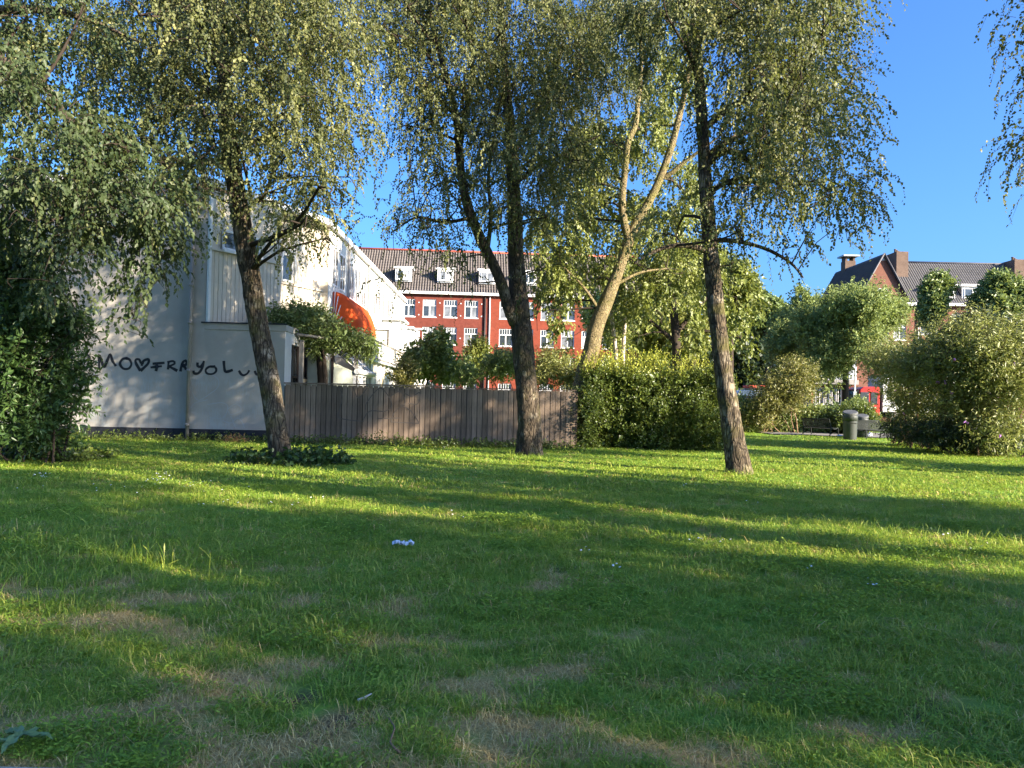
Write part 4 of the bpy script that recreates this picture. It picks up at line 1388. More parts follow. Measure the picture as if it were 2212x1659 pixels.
limbsB = [
    [(1143, 996, 20.1, 44), (1143, 975, 20.1, 34), (1143, 930, 20.1, 29), (1140, 860, 20.1, 27), (1133, 790, 20.1, 26.5), (1127, 720, 20.1, 26), (1120, 660, 20.1, 25), (1117, 600, 20.1, 21), (1114, 540, 20.1, 19.5), (1112, 470, 20.1, 18), (1108, 390, 20.1, 16), (1104, 300, 20.1, 14), (1095, 200, 20.1, 11), (1085, 80, 20.1, 9), (1080, -80, 20.1, 6), (1076, -240, 20.1, 2)],
    [(1112, 700, 20.0, 13), (1098, 665, 19.9, 14), (1082, 610, 19.8, 14), (1060, 560, 19.7, 13), (1040, 520, 19.6, 12.5), (1015, 460, 19.5, 12), (1000, 400, 19.5, 11), (992, 330, 19.5, 10), (985, 250, 19.5, 8), (960, 150, 19.5, 7), (935, 60, 19.5, 6), (920, -60, 19.5, 4)],
    [(1052, 545, 19.65, 6), (1060, 470, 19.5, 5), (1055, 380, 19.4, 4), (1070, 290, 19.3, 3)],
    [(992, 330, 19.5, 6), (1010, 220, 19.4, 6), (1020, 120, 19.4, 5), (1000, 20, 19.4, 5), (985, -80, 19.4, 3)],
    [(1106, 340, 20.1, 7), (1150, 260, 20.2, 6), (1200, 200, 20.4, 5), (1260, 140, 20.6, 4), (1330, 90, 20.8, 2)],
    [(1020, 470, 19.5, 5), (960, 480, 19.2, 4), (900, 470, 19, 3), (850, 500, 18.8, 1.5)],
    [(1109, 400, 20.1, 6), (1160, 360, 20, 5), (1220, 330, 19.8, 4), (1300, 290, 19.6, 2)]]
blobsB = [(880, 40, 90, 80, 19.3, 1.2, 0.95), (990, 60, 100, 80, 19.4, 1.3, 1.0), (1110, 60, 100, 80, 20.0, 1.3, 1.0), (1225, 100, 95, 80, 20.4, 1.3, 1.0), (905, 180, 70, 75, 19.2, 1.1, 0.9), (1000, 210, 85, 80, 19.3, 1.2, 0.9), (1110, 210, 85, 90, 19.7, 1.2, 1.0), (1205, 240, 80, 85, 20.1, 1.2, 1.0), (1300, 190, 80, 80, 20.4, 1.2, 0.9),
          (875, 290, 42, 55, 19.1, .7, 0.5), (955, 330, 60, 60, 19.1, .9, 0.8), (1060, 340, 70, 70, 19.5, 1.0, 0.9), (1150, 370, 75, 75, 19.8, 1.0, 1.0), (1240, 370, 70, 70, 20.0, 1.0, 0.9), (920, 430, 60, 36, 18.9, .8, 0.6), (1000, 430, 55, 45, 19.0, .8, 0.7), (1080, 470, 55, 55, 19.4, .8, 0.7), (1180, 490, 50, 60, 19.8, .9, 0.8),
          (835, 505, 48, 14, 18.8, .5, 0.5), (925, 500, 55, 30, 18.8, .7, 0.8), (940, 580, 34, 44, 18.8, .5, 0.5), (1005, 570, 30, 40, 18.9, .5, 0.55), (860, 620, 18, 50, 18.7, .4, 0.4), (1030, 620, 30, 25, 19.2, .4, 0.2), (1170, 600, 28, 50, 19.6, .5, 0.4), (1160, 690, 25, 35, 19.6, .4, 0.3),
          (1330, 60, 80, 70, 20.6, 1.2, 0.8), (840, 100, 40, 80, 19.2, .7, 0.6),
          (1000, -120, 170, 100, 19.6, 2.0, 0.45), (1200, -100, 150, 100, 20.2, 1.8, 0.45), (1080, -280, 130, 100, 20, 1.8, 0.4)]
T.append(weeping_tree('birch_tree', 'forked dark-barked birch standing in front of the plank fence', 'birches on the lawn', limbsB, blobsB, 202, mat_bark=M_birch_bark_dark, per=56, amp=0.12, sides=40))

limbsC = [
    [(1597, 1034, 16.0, 40), (1596, 1015, 16.0, 33), (1588, 965, 16.0, 27), (1578, 900, 16.0, 25), (1567, 830, 16.0, 22), (1557, 760, 16.0, 20.5), (1549, 690, 16.0, 20), (1541, 610, 16.0, 19), (1534, 530, 16.0, 18.5), (1528, 450, 16.0, 17), (1523, 380, 16.0, 16), (1519, 300, 16.0, 14.5), (1513, 210, 16.0, 13), (1506, 100, 16.0, 10), (1500, -20, 16, 8), (1495, -220, 16, 3)],
    [(1515, 190, 16.0, 8), (1500, 140, 15.9, 8), (1482, 80, 15.8, 7), (1466, 10, 15.7, 6), (1455, -80, 15.6, 4)],
    [(1524, 360, 16.0, 9), (1560, 325, 15.8, 8), (1600, 335, 15.6, 7), (1650, 375, 15.4, 5), (1700, 410, 15.2, 3)],
    [(1526, 420, 16.0, 7), (1560, 400, 16.1, 6), (1600, 385, 16.2, 5), (1640, 400, 16.2, 3)],
    [(1536, 545, 16.0, 8), (1505, 535, 15.9, 7), (1460, 530, 15.7, 6), (1410, 545, 15.5, 4), (1370, 570, 15.4, 2)],
    [(1534, 520, 16.0, 7), (1580, 520, 16.0, 6), (1630, 530, 15.9, 5), (1670, 545, 15.8, 4.5), (1710, 570, 15.7, 3.5), (1735, 600, 15.7, 2)],
    [(1518, 280, 16.0, 9), (1580, 230, 15.9, 8), (1650, 200, 15.7, 6), (1720, 150, 15.5, 5), (1800, 60, 15.3, 3.5), (1870, 20, 15.2, 2)],
    [(1521, 340, 16.0, 8), (1600, 290, 16.2, 7), (1700, 250, 16.4, 5), (1790, 215, 16.5, 4), (1830, 190, 16.5, 3), (1850, 150, 16.5, 2), (1875, 145, 16.5, 1)]]
blobsC = [(1600, 50, 100, 80, 15.8, 1.2, 1.0), (1710, 50, 95, 80, 15.6, 1.2, 1.0), (1790, 20, 55, 55, 15.4, .9, 0.7), (1620, 180, 90, 75, 15.8, 1.1, 1.0), (1730, 180, 85, 75, 15.7, 1.1, 1.0), (1650, 300, 85, 65, 15.7, 1.0, 1.0), (1750, 300, 75, 65, 15.7, 1.0, 1.0), (1800, 120, 40, 60, 15.5, .7, 0.5),
          (1815, 360, 40, 45, 15.7, .7, 0.75), (1690, 400, 80, 50, 15.5, .9, 0.9), (1600, 420, 70, 55, 15.7, .9, 0.9), (1790, 440, 50, 50, 15.6, .7, 0.9), (1835, 430, 28, 55, 15.6, .5, 0.9), (1815, 500, 34, 34, 15.6, .5, 0.7), (1760, 490, 26, 24, 15.6, .4, 0.5), (1600, 510, 55, 35, 15.8, .8, 0.8), (1515, 160, 40, 80, 15.6, .6, 0.6), (1440, 60, 80, 75, 15.6, 1.1, 0.9), 
          (1690, 545, 38, 18, 15.7, .5, 0.7), (1732, 600, 15, 28, 15.7, .35, 0.7), (1460, 520, 60, 26, 15.6, .6, 0.8), (1400, 560, 40, 22, 15.4, .5, 0.5), (1580, 580, 30, 22, 15.9, .5, 0.5), (1555, 300, 40, 60, 15.4, .6, 0.6),
          (1600, -100, 150, 90, 15.8, 1.6, 0.22), (1740, -90, 100, 80, 15.5, 1.3, 0.2), (1500, -220, 130, 110, 16, 1.6, 0.2)]
T.append(weeping_tree('birch_tree', 'slender leaning birch with low side branches standing right of the dark hedge', 'birches on the lawn', limbsC, blobsC, 303))

limbsD = [
    [(1239, 972, 24.2, 24), (1240, 930, 24.2, 21), (1248, 870, 24.2, 21), (1262, 810, 24.2, 21), (1276, 760, 24.2, 20.5), (1290, 700, 24.2, 19), (1310, 650, 24.2, 18), (1330, 600, 24.2, 17), (1348, 550, 24.2, 17), (1366, 500, 24.2, 14), (1385, 465, 24.2, 12.5), (1410, 420, 24.2, 12), (1432, 370, 24.2, 11.5), (1452, 310, 24.2, 10.5), (1468, 250, 24.2, 9.5), (1483, 180, 24.2, 8), (1500, 90, 24.2, 7), (1515, -20, 24.2, 5), (1520, -120, 24.2, 2)],
    [(1360, 525, 24.2, 12), (1348, 480, 24.1, 12), (1344, 430, 24.1, 11), (1350, 370, 24.1, 10), (1356, 310, 24.1, 9.5), (1372, 270, 24.1, 9), (1378, 220, 24.1, 8), (1385, 140, 24.1, 6), (1380, 40, 24, 4), (1375, -60, 24, 2)],
    [(1434, 385, 24.2, 8), (1455, 370, 24.1, 7), (1478, 350, 24.0, 6), (1520, 320, 23.8, 4), (1560, 290, 23.6, 2)],
    [(1300, 680, 24.2, 5), (1260, 620, 24.0, 4), (1210, 570, 23.8, 2.5)],
    [(1322, 620, 24.2, 5), (1380, 590, 24.4, 4), (1440, 580, 24.8, 2.5)]]
limbsD = [[(u_, v_, Y_, r_ * (1.0 if v_ > 620 else 0.82)) for u_, v_, Y_, r_ in l_] for l_ in limbsD]
blobsD = [(1300, 330, 80, 85, 24.3, 1.4, 0.8), (1395, 300, 60, 90, 24.8, 1.3, 0.7), (1235, 500, 70, 70, 24.0, 1.2, 0.9), (1300, 470, 60, 80, 25.0, 1.3, 0.7), (1420, 520, 80, 70, 25.2, 1.4, 0.9), (1230, 620, 62, 52, 23.9, 1.1, 0.95), (1480, 610, 60, 60, 25.2, 1.3, 0.9), (1400, 640, 65, 55, 25.4, 1.3, 0.8), (1175, 580, 40, 50, 23.9, .8, 0.8), (1290, 620, 45, 50, 25.3, .9, 0.8), (1190, 680, 30, 30, 23.8, .6, 0.4), (1250, 400, 60, 60, 24.0, 1.1, 0.8), (1470, 430, 60, 60, 25.0, 1.2, 0.8), (1340, 570, 45, 50, 25.4, 1.0, 0.6), (1440, 200, 70, 70, 24.6, 1.3, 0.7), (1370, 100, 90, 80, 24.4, 1.4, 0.6), (1480, 40, 80, 70, 24.4, 1.4, 0.5), (1420, -100, 140, 90, 24.4, 2, 0.4)]
T.append(weeping_tree('sycamore_tree', 'tree with smooth pale olive trunk forking high, standing at the end of the fence', None, limbsD, blobsD, 404, leaf=(0.10, 0.075), mat_leaf=M_syc_leaf, mat_bark=M_syc_bark, per=58, slen=(0.4, 0.9), K=15, jit=0.16, amp=0.03, layers=((0.5, .6), (1.3, .7))))

def P3(x, y, z, r): return (x, y, z, r)
limbsM = [np.array([P3(-12.6, 12.8, 0, .34), P3(-12.5, 12.8, 1.5, .27), P3(-12.4, 12.8, 4, .24), P3(-12.2, 12.9, 7, .2), P3(-12, 13, 10, .13), P3(-11.8, 13, 13, .05)]),
          np.array([P3(-12.3, 12.8, 6.0, .12), (*at(-60, 130, 13), .09), (*at(60, 165, 13.2), .075), (*at(110, 200, 13.3), .065), (*at(150, 260, 13.4), .05), (*at(220, 290, 13.5), .03), (*at(300, 320, 13.5), .015)]),
          np.array([(*at(220, 290, 13.5), .03), (*at(250, 300, 13.5), .03), (*at(320, 380, 13.5), .022), (*at(400, 520, 13.5), .010)]),
          np.array([P3(-12.3, 12.8, 4.5, .11), (*at(-40, 420, 12.6), .08), (*at(60, 430, 12.6), .05), (*at(170, 460, 12.8), .02)]),
          np.array([P3(-12.2, 12.9, 7.5, .11), (*at(40, 20, 14), .08), (*at(180, 40, 14.2), .05), (*at(300, 90, 14.4), .02)])]
blobsM = px_blobs([(40, 230, 100, 85, 13.0, 1.2, 0.9), (150, 290, 95, 75, 13.2, 1.1, 1.0), (90, 390, 100, 70, 12.8, 1.1, 1.0), (230, 380, 75, 65, 13.2, .9, 1.0), (190, 470, 90, 60, 12.9, .9, 1.0), (60, 500, 80, 70, 12.7, .9, 0.9), (330, 440, 60, 55, 13.3, .6, 1.1), (345, 520, 52, 50, 13.3, .6, 1.3), (345, 580, 44, 45, 13.4, .5, 1.3), (318, 645, 30, 40, 13.4, .4, 1.1), (400, 430, 40, 40, 13.6, .5, .8), (288, 700, 16, 24, 13.4, .25, 0.9), (150, 560, 70, 45, 12.8, .7, 0.8), (90, 620, 60, 45, 12.7, .7, 0.6), (230, 530, 45, 50, 12.9, .5, 0.7), (240, 330, 60, 60, 13.4, .7, 0.7), (60, 60, 90, 70, 13.8, 1.2, 0.7), (170, 60, 80, 60, 14.2, 1.0, 0.6),
                   (-80, 150, 120, 150, 13, 1.6, 0.7), (-90, 420, 110, 120, 12.7, 1.5, 0.7), (-20, -80, 150, 90, 13.5, 1.8, 0.5)])
T.append(weeping_tree('maple_tree', 'dark green maple branches hanging over the shrub at the graffiti wall', None, limbsM, blobsM, 505, leaf=(0.088, 0.058), mat_leaf=M_maple_leaf, mat_bark=M_birch_bark_dark, per=82, slen=(0.4, 1.0), K=14, jit=0.13, spread=0.8, layers=((-.7, .6), (.6, .8))))

limbsE = [np.array([P3(14.4, 15.0, 0, .30), P3(14.3, 15.0, 2, .22), P3(14.0, 14.9, 5, .19), P3(13.6, 14.6, 9, .13), P3(13.2, 14.4, 13, .04)]),
          np.array([P3(13.9, 14.8, 6, .09), P3(11.8, 13.6, 7.2, .06), P3(10.8, 13.5, 7.6, .03), P3(10.0, 13.4, 7.5, .012)]),
          np.array([P3(13.75, 14.7, 7.6, .09), P3(11.6, 13.5, 9.2, .06), P3(10.6, 13.4, 9.7, .03), P3(9.8, 13.4, 9.4, .01)])]
blobsE = px_blobs([(2245, 20, 32, 40, 13.4, .8, 0.9), (2230, 105, 22, 36, 13.4, .6, 0.7), (2255, 190, 28, 26, 13.4, .7, 0.7), (2270, 80, 50, 90, 13.5, .9, 0.9), (2270, 300, 40, 45, 13.5, .8, 0.9), (2245, 420, 22, 60, 13.4, .6, 0.7), (2290, 380, 60, 70, 13.6, .9, 0.8), (2330, 200, 90, 160, 13.7, 1.4, 0.7), (2380, -40, 150, 120, 13.8, 1.8, 0.6)])
blobsE += [(np.array(c_), np.array((1.7, 1.7, 1.1)), .9) for c_ in ((13.5, 13.6, 5.4), (14.9, 14.2, 6.2), (13.6, 14.6, 7.4), (14.4, 13.4, 8.4), (13.3, 14.2, 9.6))]
T.append(weeping_tree('birch_tree', 'hanging birch twigs beside the open sky above the gabled building', 'birches on the lawn', limbsE, blobsE, 606, layers=((0, 1),), per=60))

# ------------------------------------------------------------------ park trees beyond the right edge that shade the lawn
def shade_tree(x, y, h, rad, seed, first=[None]):
    r = np.random.default_rng(seed)
    if first[0] is None:
        base = np.zeros(3)
        limbs = [np.array([P3(0, 0, 0, .32), P3(.05, 0, 1.5, .22), P3(0.1, .1, 4, .2), P3(0, .1, 7, .14), P3(0, 0, 11, .05)])]
        bl = []
        for k in range(26):
            t = r.uniform(0.22, 1.0)
            rr = 3.6 * math.sin(math.pi * min(1, (t - 0.12) / 0.95)) ** 0.7
            a = r.uniform(0, 6.28)
            q = r.uniform(0.3, 0.9) * rr
            bl.append((np.array((q * math.cos(a), q * math.sin(a), t * 11.5)), np.array((1.25, 1.25, 0.8)), 1.0))
        first[0], n = weeping_tree('birch_tree', 'birch of the park row whose shade falls across the lawn', 'park trees shading the lawn', limbs, bl, seed, leaf=(0.13, 0.10), per=30, slen=(0.5, 1.2), K=12, layers=((0, 1),))
        o = first[0]
    else:
        o = copy_tree(first[0])
    o.location = (x, y, 0)
    o.rotation_euler = (0, 0, r.uniform(0, 6.28))
    o.scale = (rad, rad, h)
    return o
SHADE = [(12.12, 6.05, 1.0, 0.48), (14.72, 6.28, 1.0, 0.5), (12.99, 0.12, 1.0, 0.42), (11.26, -0.78, 1.0, 0.45), (12.99, -4.96, 1.0, 0.48), (17.32, -9.77, 1.2, 0.55), (15.6, 16.9, 0.46, 0.58), (8.6, 5.4, 0.95, 0.3), (17.32, -3.3, 1.2, 0.48), (19.92, -8.96, 1.2, 0.48), (7.8, 0.1, 0.95, 0.34)]
for k, (x, y, h, rd) in enumerate(SHADE):
    shade_tree(x, y, h, rd, 900 + k)

# ------------------------------------------------------------------ hedge
def hedge(name, label, x0, x1, y0, y1, h, mat, seed, n, leaf, shoots_top=True, group=None, loc=None, cat='hedge'):
    r = np.random.default_rng(seed)
    base = np.array(((x0 + x1) / 2, (y0 + y1) / 2, 0))
    root = empty(name, base, 0, label, cat, group)
    # points on the five visible faces, pushed in and out
    def face(m, f):
        a, b = r.random(m), r.random(m)
        if f == 'front': p = np.stack([x0 + a * (x1 - x0), np.full(m, y0), b * h], -1); nn = (0, -1, .25)
        if f == 'back': p = np.stack([x0 + a * (x1 - x0), np.full(m, y1), b * h], -1); nn = (0, 1, .25)
        if f == 'right': p = np.stack([np.full(m, x1), y0 + a * (y1 - y0), b * h], -1); nn = (1, 0, .25)
        if f == 'left': p = np.stack([np.full(m, x0), y0 + a * (y1 - y0), b * h], -1); nn = (-1, 0, .25)
        if f == 'top': p = np.stack([x0 + a * (x1 - x0), y0 + b * (y1 - y0), np.full(m, h)], -1); nn = (0, 0, 1)
        return p, np.broadcast_to(np.array(nn, float), (m, 3))
    A = {'front': (x1 - x0) * h, 'back': (x1 - x0) * h * 0.5, 'right': (y1 - y0) * h, 'left': (y1 - y0) * h * 0.6, 'top': (x1 - x0) * (y1 - y0)}
    tot = sum(A.values())
    P, N = [], []
    for f, a in A.items():
        p, nn = face(int(n * a / tot), f)
        P.append(p); N.append(nn)
    P, N = np.concatenate(P), np.concatenate(N)
    bul = (fbm(P * 0.9 + seed, 3, seed) - 0.5)[:, None] * 1.7 + (fbm(P * 3.0, 2, seed + 1) - 0.5)[:, None] * 0.35
    top_round = np.clip((P[:, 2:3] / h - 0.75) / 0.25, 0, 1) * 0.18
    P = P + unit(N) * (bul - r.random((len(P), 1)) * 0.30) - N * top_round * (np.abs(N[:, 2:3]) < 0.5)
    P[:, 2] = np.maximum(P[:, 2], 0.05)
    d0 = unit(N + r.normal(size=P.shape) * 0.55 + np.array((0, 0, 0.35)))
    lv, nd = grow(P, d0, r.uniform(0.18, 0.42, len(P)), 8, (0, 0, 0.2), 0.1, leaf, r, spread=0.9, hang=0.05, base_skip=0)
    parts, nodes = [lv], nd
    if shoots_top:
        m = int((x1 - x0) * 55)
        p = np.stack([r.uniform(x0, x1, m), r.uniform(y0, y1, m), np.full(m, h - 0.1)], -1)
        p[:, 2] += (fbm(p * 0.9 + seed, 3, seed) - 0.5) * 0.8
        d0 = unit(np.array((0, 0, 1.0)) + r.normal(size=p.shape) * 0.22)
        lv2, nd2 = grow(p, d0, r.uniform(0.35, 1.0, m), 18, (0, 0, 0.1), 0.05, (leaf[0] * 0.9, leaf[1] * 0.9), r, spread=0.9, hang=-0.2, base_skip=0)
        lv2 = list(lv2); lv2[5] = np.clip(lv2[5] * 0.4 + 0.62, 0, 1)
        parts.append(tuple(lv2))
        mesh_obj('shoots', twig_mesh('shoots', nd2 - base, 0.005, 5), M_twig, root)
    m = int(n * 0.5)
    pin = np.stack([r.uniform(x0 + .15, x1 - .15, m), r.uniform(y0 + .2, y1 - .2, m), r.uniform(0.1, h - 0.15, m)], -1)
    lv3, _ = grow(pin, unit(r.normal(size=pin.shape)), r.uniform(0.2, 0.4, m), 4, (0, 0, 0.1), 0.1, (leaf[0] * 2.2, leaf[1] * 2.6), r, spread=0.9, hang=0.05, base_skip=0)
    parts.append(lv3)
    A_ = join_leaves(parts)
    up = np.clip((A_[0][:, 2] - h + 0.35) / 0.5, 0, 1)
    A_[5] = np.clip(A_[5] + 0.30 * up, 0, 1)      # tint rises towards the top, lighter and yellower
    A_[0] = A_[0] - base
    mesh_obj('foliage', leaf_mesh('foliage', *A_), mat, root)
    mesh_obj('twigs', twig_mesh('twigs', nodes[::3] - base, 0.005, 7), M_twig, root)
    return root
p0, p1 = ground(1268, 978), ground(1556, 978)
hedge('hedge', 'tall dark green privet hedge with yellow-green tips at the fence end', p0[0], p1[0] + 0.3, 23.3, 25.6, 2.45, M_hedge_leaf, 21, 6500, (0.075, 0.045))

def shrub(name, label, blobs, mat, seed, n, leaf, slen=(0.3, 0.6), up=0.4, hang=0.15, cat='shrub', group=None, stems=8, sub=14, size=0.42, K=8, twig_r=0.006, shell=0.5, spread=0.9):
    r = np.random.default_rng(seed)
    base = np.mean([b[0] for b in blobs], 0); base[2] = 0
    root = empty(name, base, 0, label, cat, group)
    leafy('foliage', sub_clumps(blobs, r, sub, size) if sub else blobs, mat, root, base, seed, n, leaf, slen, K, up, hang, shell=shell, twig_r=twig_r, spread=spread)
    L = []
    for k in range(stems):
        c, rad, den = blobs[k % len(blobs)]
        e = c + in_ball(1, r, 0.5)[0] * rad * 0.8
        s = np.array((c[0] + r.normal() * rad[0] * 0.25, c[1] + r.normal() * rad[1] * 0.25, 0.0))
        m = (s + e) / 2 + r.normal(size=3) * 0.12 * np.linalg.norm(e - s)
        m[2] = abs(m[2])
        L.append(np.array([(*s, 0.03), (*m, 0.022), (*e, 0.008)]))
    me = limbs_mesh('stems', L, seed, step=0.4, amp=0.04, lump=0.05)
    me.transform(Matrix.Translation(tuple(-base)))
    mesh_obj('stems', me, M_dry_twig if mat in (M_bud_leaf, M_yellow_leaf) else M_twig, root)
    return root
B3 = lambda u, v, ru, rv, Y, rY, d=1.0: px_blobs([(u, v, ru, rv, Y, rY, d)])[0]

# laurel shrub at the left edge
shrub('laurel_shrub', 'glossy dark laurel shrub with long leaves at the foot of the maple',
      [B3(0, 640, 85, 80, 15.5, 1.0), B3(85, 690, 62, 60, 15.3, .9), B3(150, 720, 32, 26, 15.3, .4, .5), B3(135, 800, 36, 45, 15.3, .5, .7), B3(40, 780, 85, 80, 15.2, 1.0), B3(120, 865, 40, 38, 15.2, .6, .7), B3(40, 880, 90, 75, 15.1, 1.0), B3(85, 945, 55, 45, 15.1, .8), B3(-80, 800, 90, 160, 15.4, 1.0, .7), B3(20, 560, 80, 50, 15.6, .9, .7)],
      M_laurel_leaf, 31, 2600, (0.125, 0.044), (0.3, 0.6), 0.25, 0.15, K=11, sub=9, size=0.5, stems=12)
# buddleia on the right
bud = [B3(2110, 790, 90, 70, 24.5, 1.6), B3(2180, 850, 70, 90, 23.8, 1.2), B3(2030, 800, 75, 60, 26.0, 1.5), B3(1960, 820, 60, 55, 28.5, 1.4), B3(2050, 880, 80, 50, 25.0, 1.3), B3(2150, 930, 75, 45, 23.6, 1.0, .8), B3(2250, 800, 70, 110, 24.0, 1.4), B3(1985, 890, 60, 45, 27.5, 1.2, .8), B3(1932, 790, 45, 50, 30, 1.2, .9), B3(1940, 868, 24, 36, 31, 0.8, .8), B3(2090, 730, 60, 25, 24.8, .9, .7), B3(2170, 740, 50, 25, 24.5, .9, .7)]
bush = shrub('buddleia_bush', 'large sprawling bush with purple flower spikes and bare inner stems', bud, M_bud_leaf, 41, 5600, (0.13, 0.036), (0.4, 1.15), 0.5, 0.25, K=13, sub=12, size=0.36, stems=34, twig_r=0.008)
dk = [B3(2040, 945, 110, 26, 25.2, 1.4), B3(1972, 930, 48, 28, 28.5, 1.2), B3(2150, 962, 80, 16, 23.9, .8)]
shrub('shade_undergrowth', 'low undergrowth beneath the buddleia bush, leaves coloured dark for the shade there', dk, M_dark_leaf, 43, 2600, (0.09, 0.030), (0.25, 0.5), 0.2, 0.2, sub=10, size=0.5, stems=10, cat='shrub')  # dark leaf colour stands in for the shade under the bush
def flower_spikes(root, blobs, n, seed):
    r = np.random.default_rng(seed)
    base = np.array(root.location)
    mat = NT('buddleia_flower'); mat.col((0.34, 0.15, 0.42)).pr(0.8, 0.2)
    for k in range(n):
        c, rad, _ = blobs[r.integers(0, len(blobs))]
        v = unit(r.normal(size=3) + np.array((0, -0.7, 0.7)))
        s = c + v * rad * 1.12
        e = s + unit(v * np.array((1, 1, 0.2)) + r.normal(size=3) * 0.3) * r.uniform(0.14, 0.24)
        m = (s + e) / 2 + np.array((0, 0, 0.05))
        q = MB(); q.tube(spline(np.array([s, m, e]), 0.03) - base, np.linspace(0.042, 0.010, len(spline(np.array([s, m, e]), 0.03))), 6)
        q.build('flower_spike', mat.m, root)
flower_spikes(bush, [bud[0], bud[1], bud[5], bud[8], bud[9], bud[4]], 26, 5)

# ------------------------------------------------------------------ garden plants behind the fence
shrub('garden_shrub', 'leafy green garden tree with large leaves beside the white terrace', [B3(930, 780, 45, 40, 31, 1.0), B3(975, 800, 30, 30, 31, .8), B3(895, 800, 28, 30, 31.5, .8), B3(950, 745, 22, 18, 31, .6)], M_green_leaf, 51, 900, (0.17, 0.10), (0.3, 0.6), 0.3, 0.2, sub=10, size=0.45, K=7)
shrub('garden_shrub', 'narrow upright pale green shrub in front of the brick block', [B3(1032, 790, 16, 45, 34, .5), B3(1030, 760, 10, 30, 34, .4)], M_syc_leaf, 52, 500, (0.11, 0.06), sub=8, size=0.5)
shrub('garden_shrub', 'bushy garden shrub with pink flower heads behind the fence', [B3(1075, 805, 30, 28, 29, .8), B3(1010, 815, 22, 16, 29, .6), B3(1100, 790, 20, 25, 30, .6)], M_green_leaf, 53, 700, (0.12, 0.05), sub=8, size=0.5)
shrub('garden_shrub', 'silvery light green shrub between the forked birch and the pale trunk', [B3(1195, 800, 35, 30, 27, .8), B3(1230, 820, 25, 25, 26.5, .7), B3(1170, 815, 20, 18, 26.5, .6)], M_bud_leaf, 54, 800, (0.10, 0.035), sub=9, size=0.5)
shrub('garden_shrub', 'small yellow-green shrub below the white terrace wall', [B3(866, 822, 22, 12, 28, .6), B3(880, 805, 10, 14, 28, .4)], M_yellow_leaf, 55, 300, (0.10, 0.05), sub=6, size=0.5)
wist = [B3(655, 694, 38, 20, 25.6, .7), B3(725, 724, 38, 16, 25.8, .7), B3(680, 692, 28, 13, 26.5, .6), B3(780, 748, 26, 12, 26.2, .5), B3(612, 688, 22, 16, 25.0, .5), B3(690, 745, 22, 20, 25.7, .5), B3(745, 745, 28, 14, 26, .5), B3(640, 715, 25, 20, 25.3, .5)]
wroot = shrub('wisteria', 'green wisteria draped over the pergola beside the orange awning', wist, M_green_leaf, 56, 1500, (0.12, 0.045), (0.3, 0.6), 0.05, 0.5, sub=9, size=0.5, stems=0 or 1, K=9, cat='climber')
tk = px_limb([(697, 850, 25.6, 13), (696, 800, 25.6, 12), (693, 765, 25.6, 11), (695, 730, 25.6, 9), (705, 700, 25.6, 6)])
tk2 = px_limb([(704, 850, 25.5, 6), (700, 800, 25.5, 6), (698, 765, 25.5, 5), (680, 730, 25.5, 5), (660, 700, 25.5, 3)])
me = limbs_mesh('vine_trunk', [tk, tk2], 57, amp=0.08); me.transform(Matrix.Translation(tuple(-np.array(wroot.location)))); mesh_obj('vine_trunk', me, M_twig, wroot)
pr = empty('pergola', at(770, 830, 26.2) * np.array((1, 1, 0)), 0, 'slim grey pergola posts and beams carrying the wisteria', 'pergola')
pb = np.array(pr.location)
for u, v, Y in ((770, 745, 26.2), (652, 735, 24.6), (720, 735, 27.4)):
    a = at(u, v, Y) - pb
    q = MB(); q.box((a[0] - 0.06, a[1] - 0.06, 0), (a[0] + 0.06, a[1] + 0.06, a[2])); q.build('post', M_pipe, pr)
a, b, c = at(640, 722, 24.6) - pb, at(785, 742, 26.2) - pb, at(720, 735, 27.4) - pb
for s, e in ((a, b), (b, c)):
    q = MB(); q.tube([s, e], 0.05, 6); q.build('beam', M_pipe, pr)

# ------------------------------------------------------------------ middle and far trees
def park_tree(name, label, u, v, ru, rv, Y, seed, n, mat, leaf=(0.22, 0.15), trunk_r=0.16, depth=None, k=18, size=0.36, group='trees beyond the lawn', slen=(0.4, 0.9), up=0.3, den=1.0, bark=M_twig):
    r = np.random.default_rng(seed)
    c = at(u, v, Y)
    kk = ppm(Y)
    rad = np.array((ru / kk, depth or ru / kk, rv / kk)) * 1.12
    base = np.array((c[0], c[1], 0))
    root = empty(name, base, 0, label, 'tree', group)
    lobes = [(c, rad * 0.72, 1.0)]
    for j in range(7):                            # uneven lobes make the outline
        a_ = 6.283 * j / 7 + r.normal() * 0.3
        el = r.uniform(-0.8, 1.0)
        w_ = math.sqrt(max(0.05, 1 - el * el))
        lobes.append((c + rad * np.array((math.cos(a_) * w_, math.sin(a_) * w_, el)) * r.uniform(0.42, 0.62), rad * r.uniform(0.30, 0.48), 1.0))
    cl = sub_clumps(lobes, r, max(4, k // 4), size * 1.05) + [(q_, d_ * 0.75, 0.4) for q_, d_, _ in lobes]
    limbs = [np.array([(*base, trunk_r * 1.4), (base[0], base[1], c[2] * 0.3, trunk_r), (c[0], c[1], c[2], trunk_r * 0.7), (c[0], c[1], c[2] + rad[2] * 0.7, 0.03)])]
    for q, rd, _ in cl[:10]:
        s = np.array((c[0], c[1], max(0.5, c[2] - rad[2] * r.uniform(0.2, 0.9))))
        limbs.append(np.array([(*s, trunk_r * 0.30), (*((s + q) / 2 + (0, 0, 0.2)), trunk_r * 0.2), (*q, 0.02)]))
    me = limbs_mesh('trunk', limbs, seed, step=0.3, sides=12, amp=0.05); me.transform(Matrix.Translation(tuple(-base)))
    mesh_obj('trunk', me, bark, root)
    leafy('crown', cl, mat, root, base, seed, int(n * 1.35), (leaf[0] * 1.25, leaf[1] * 1.3), slen, 8, up, 0.25, twig=True, twig_r=0.010, shell=0.6)
    return root
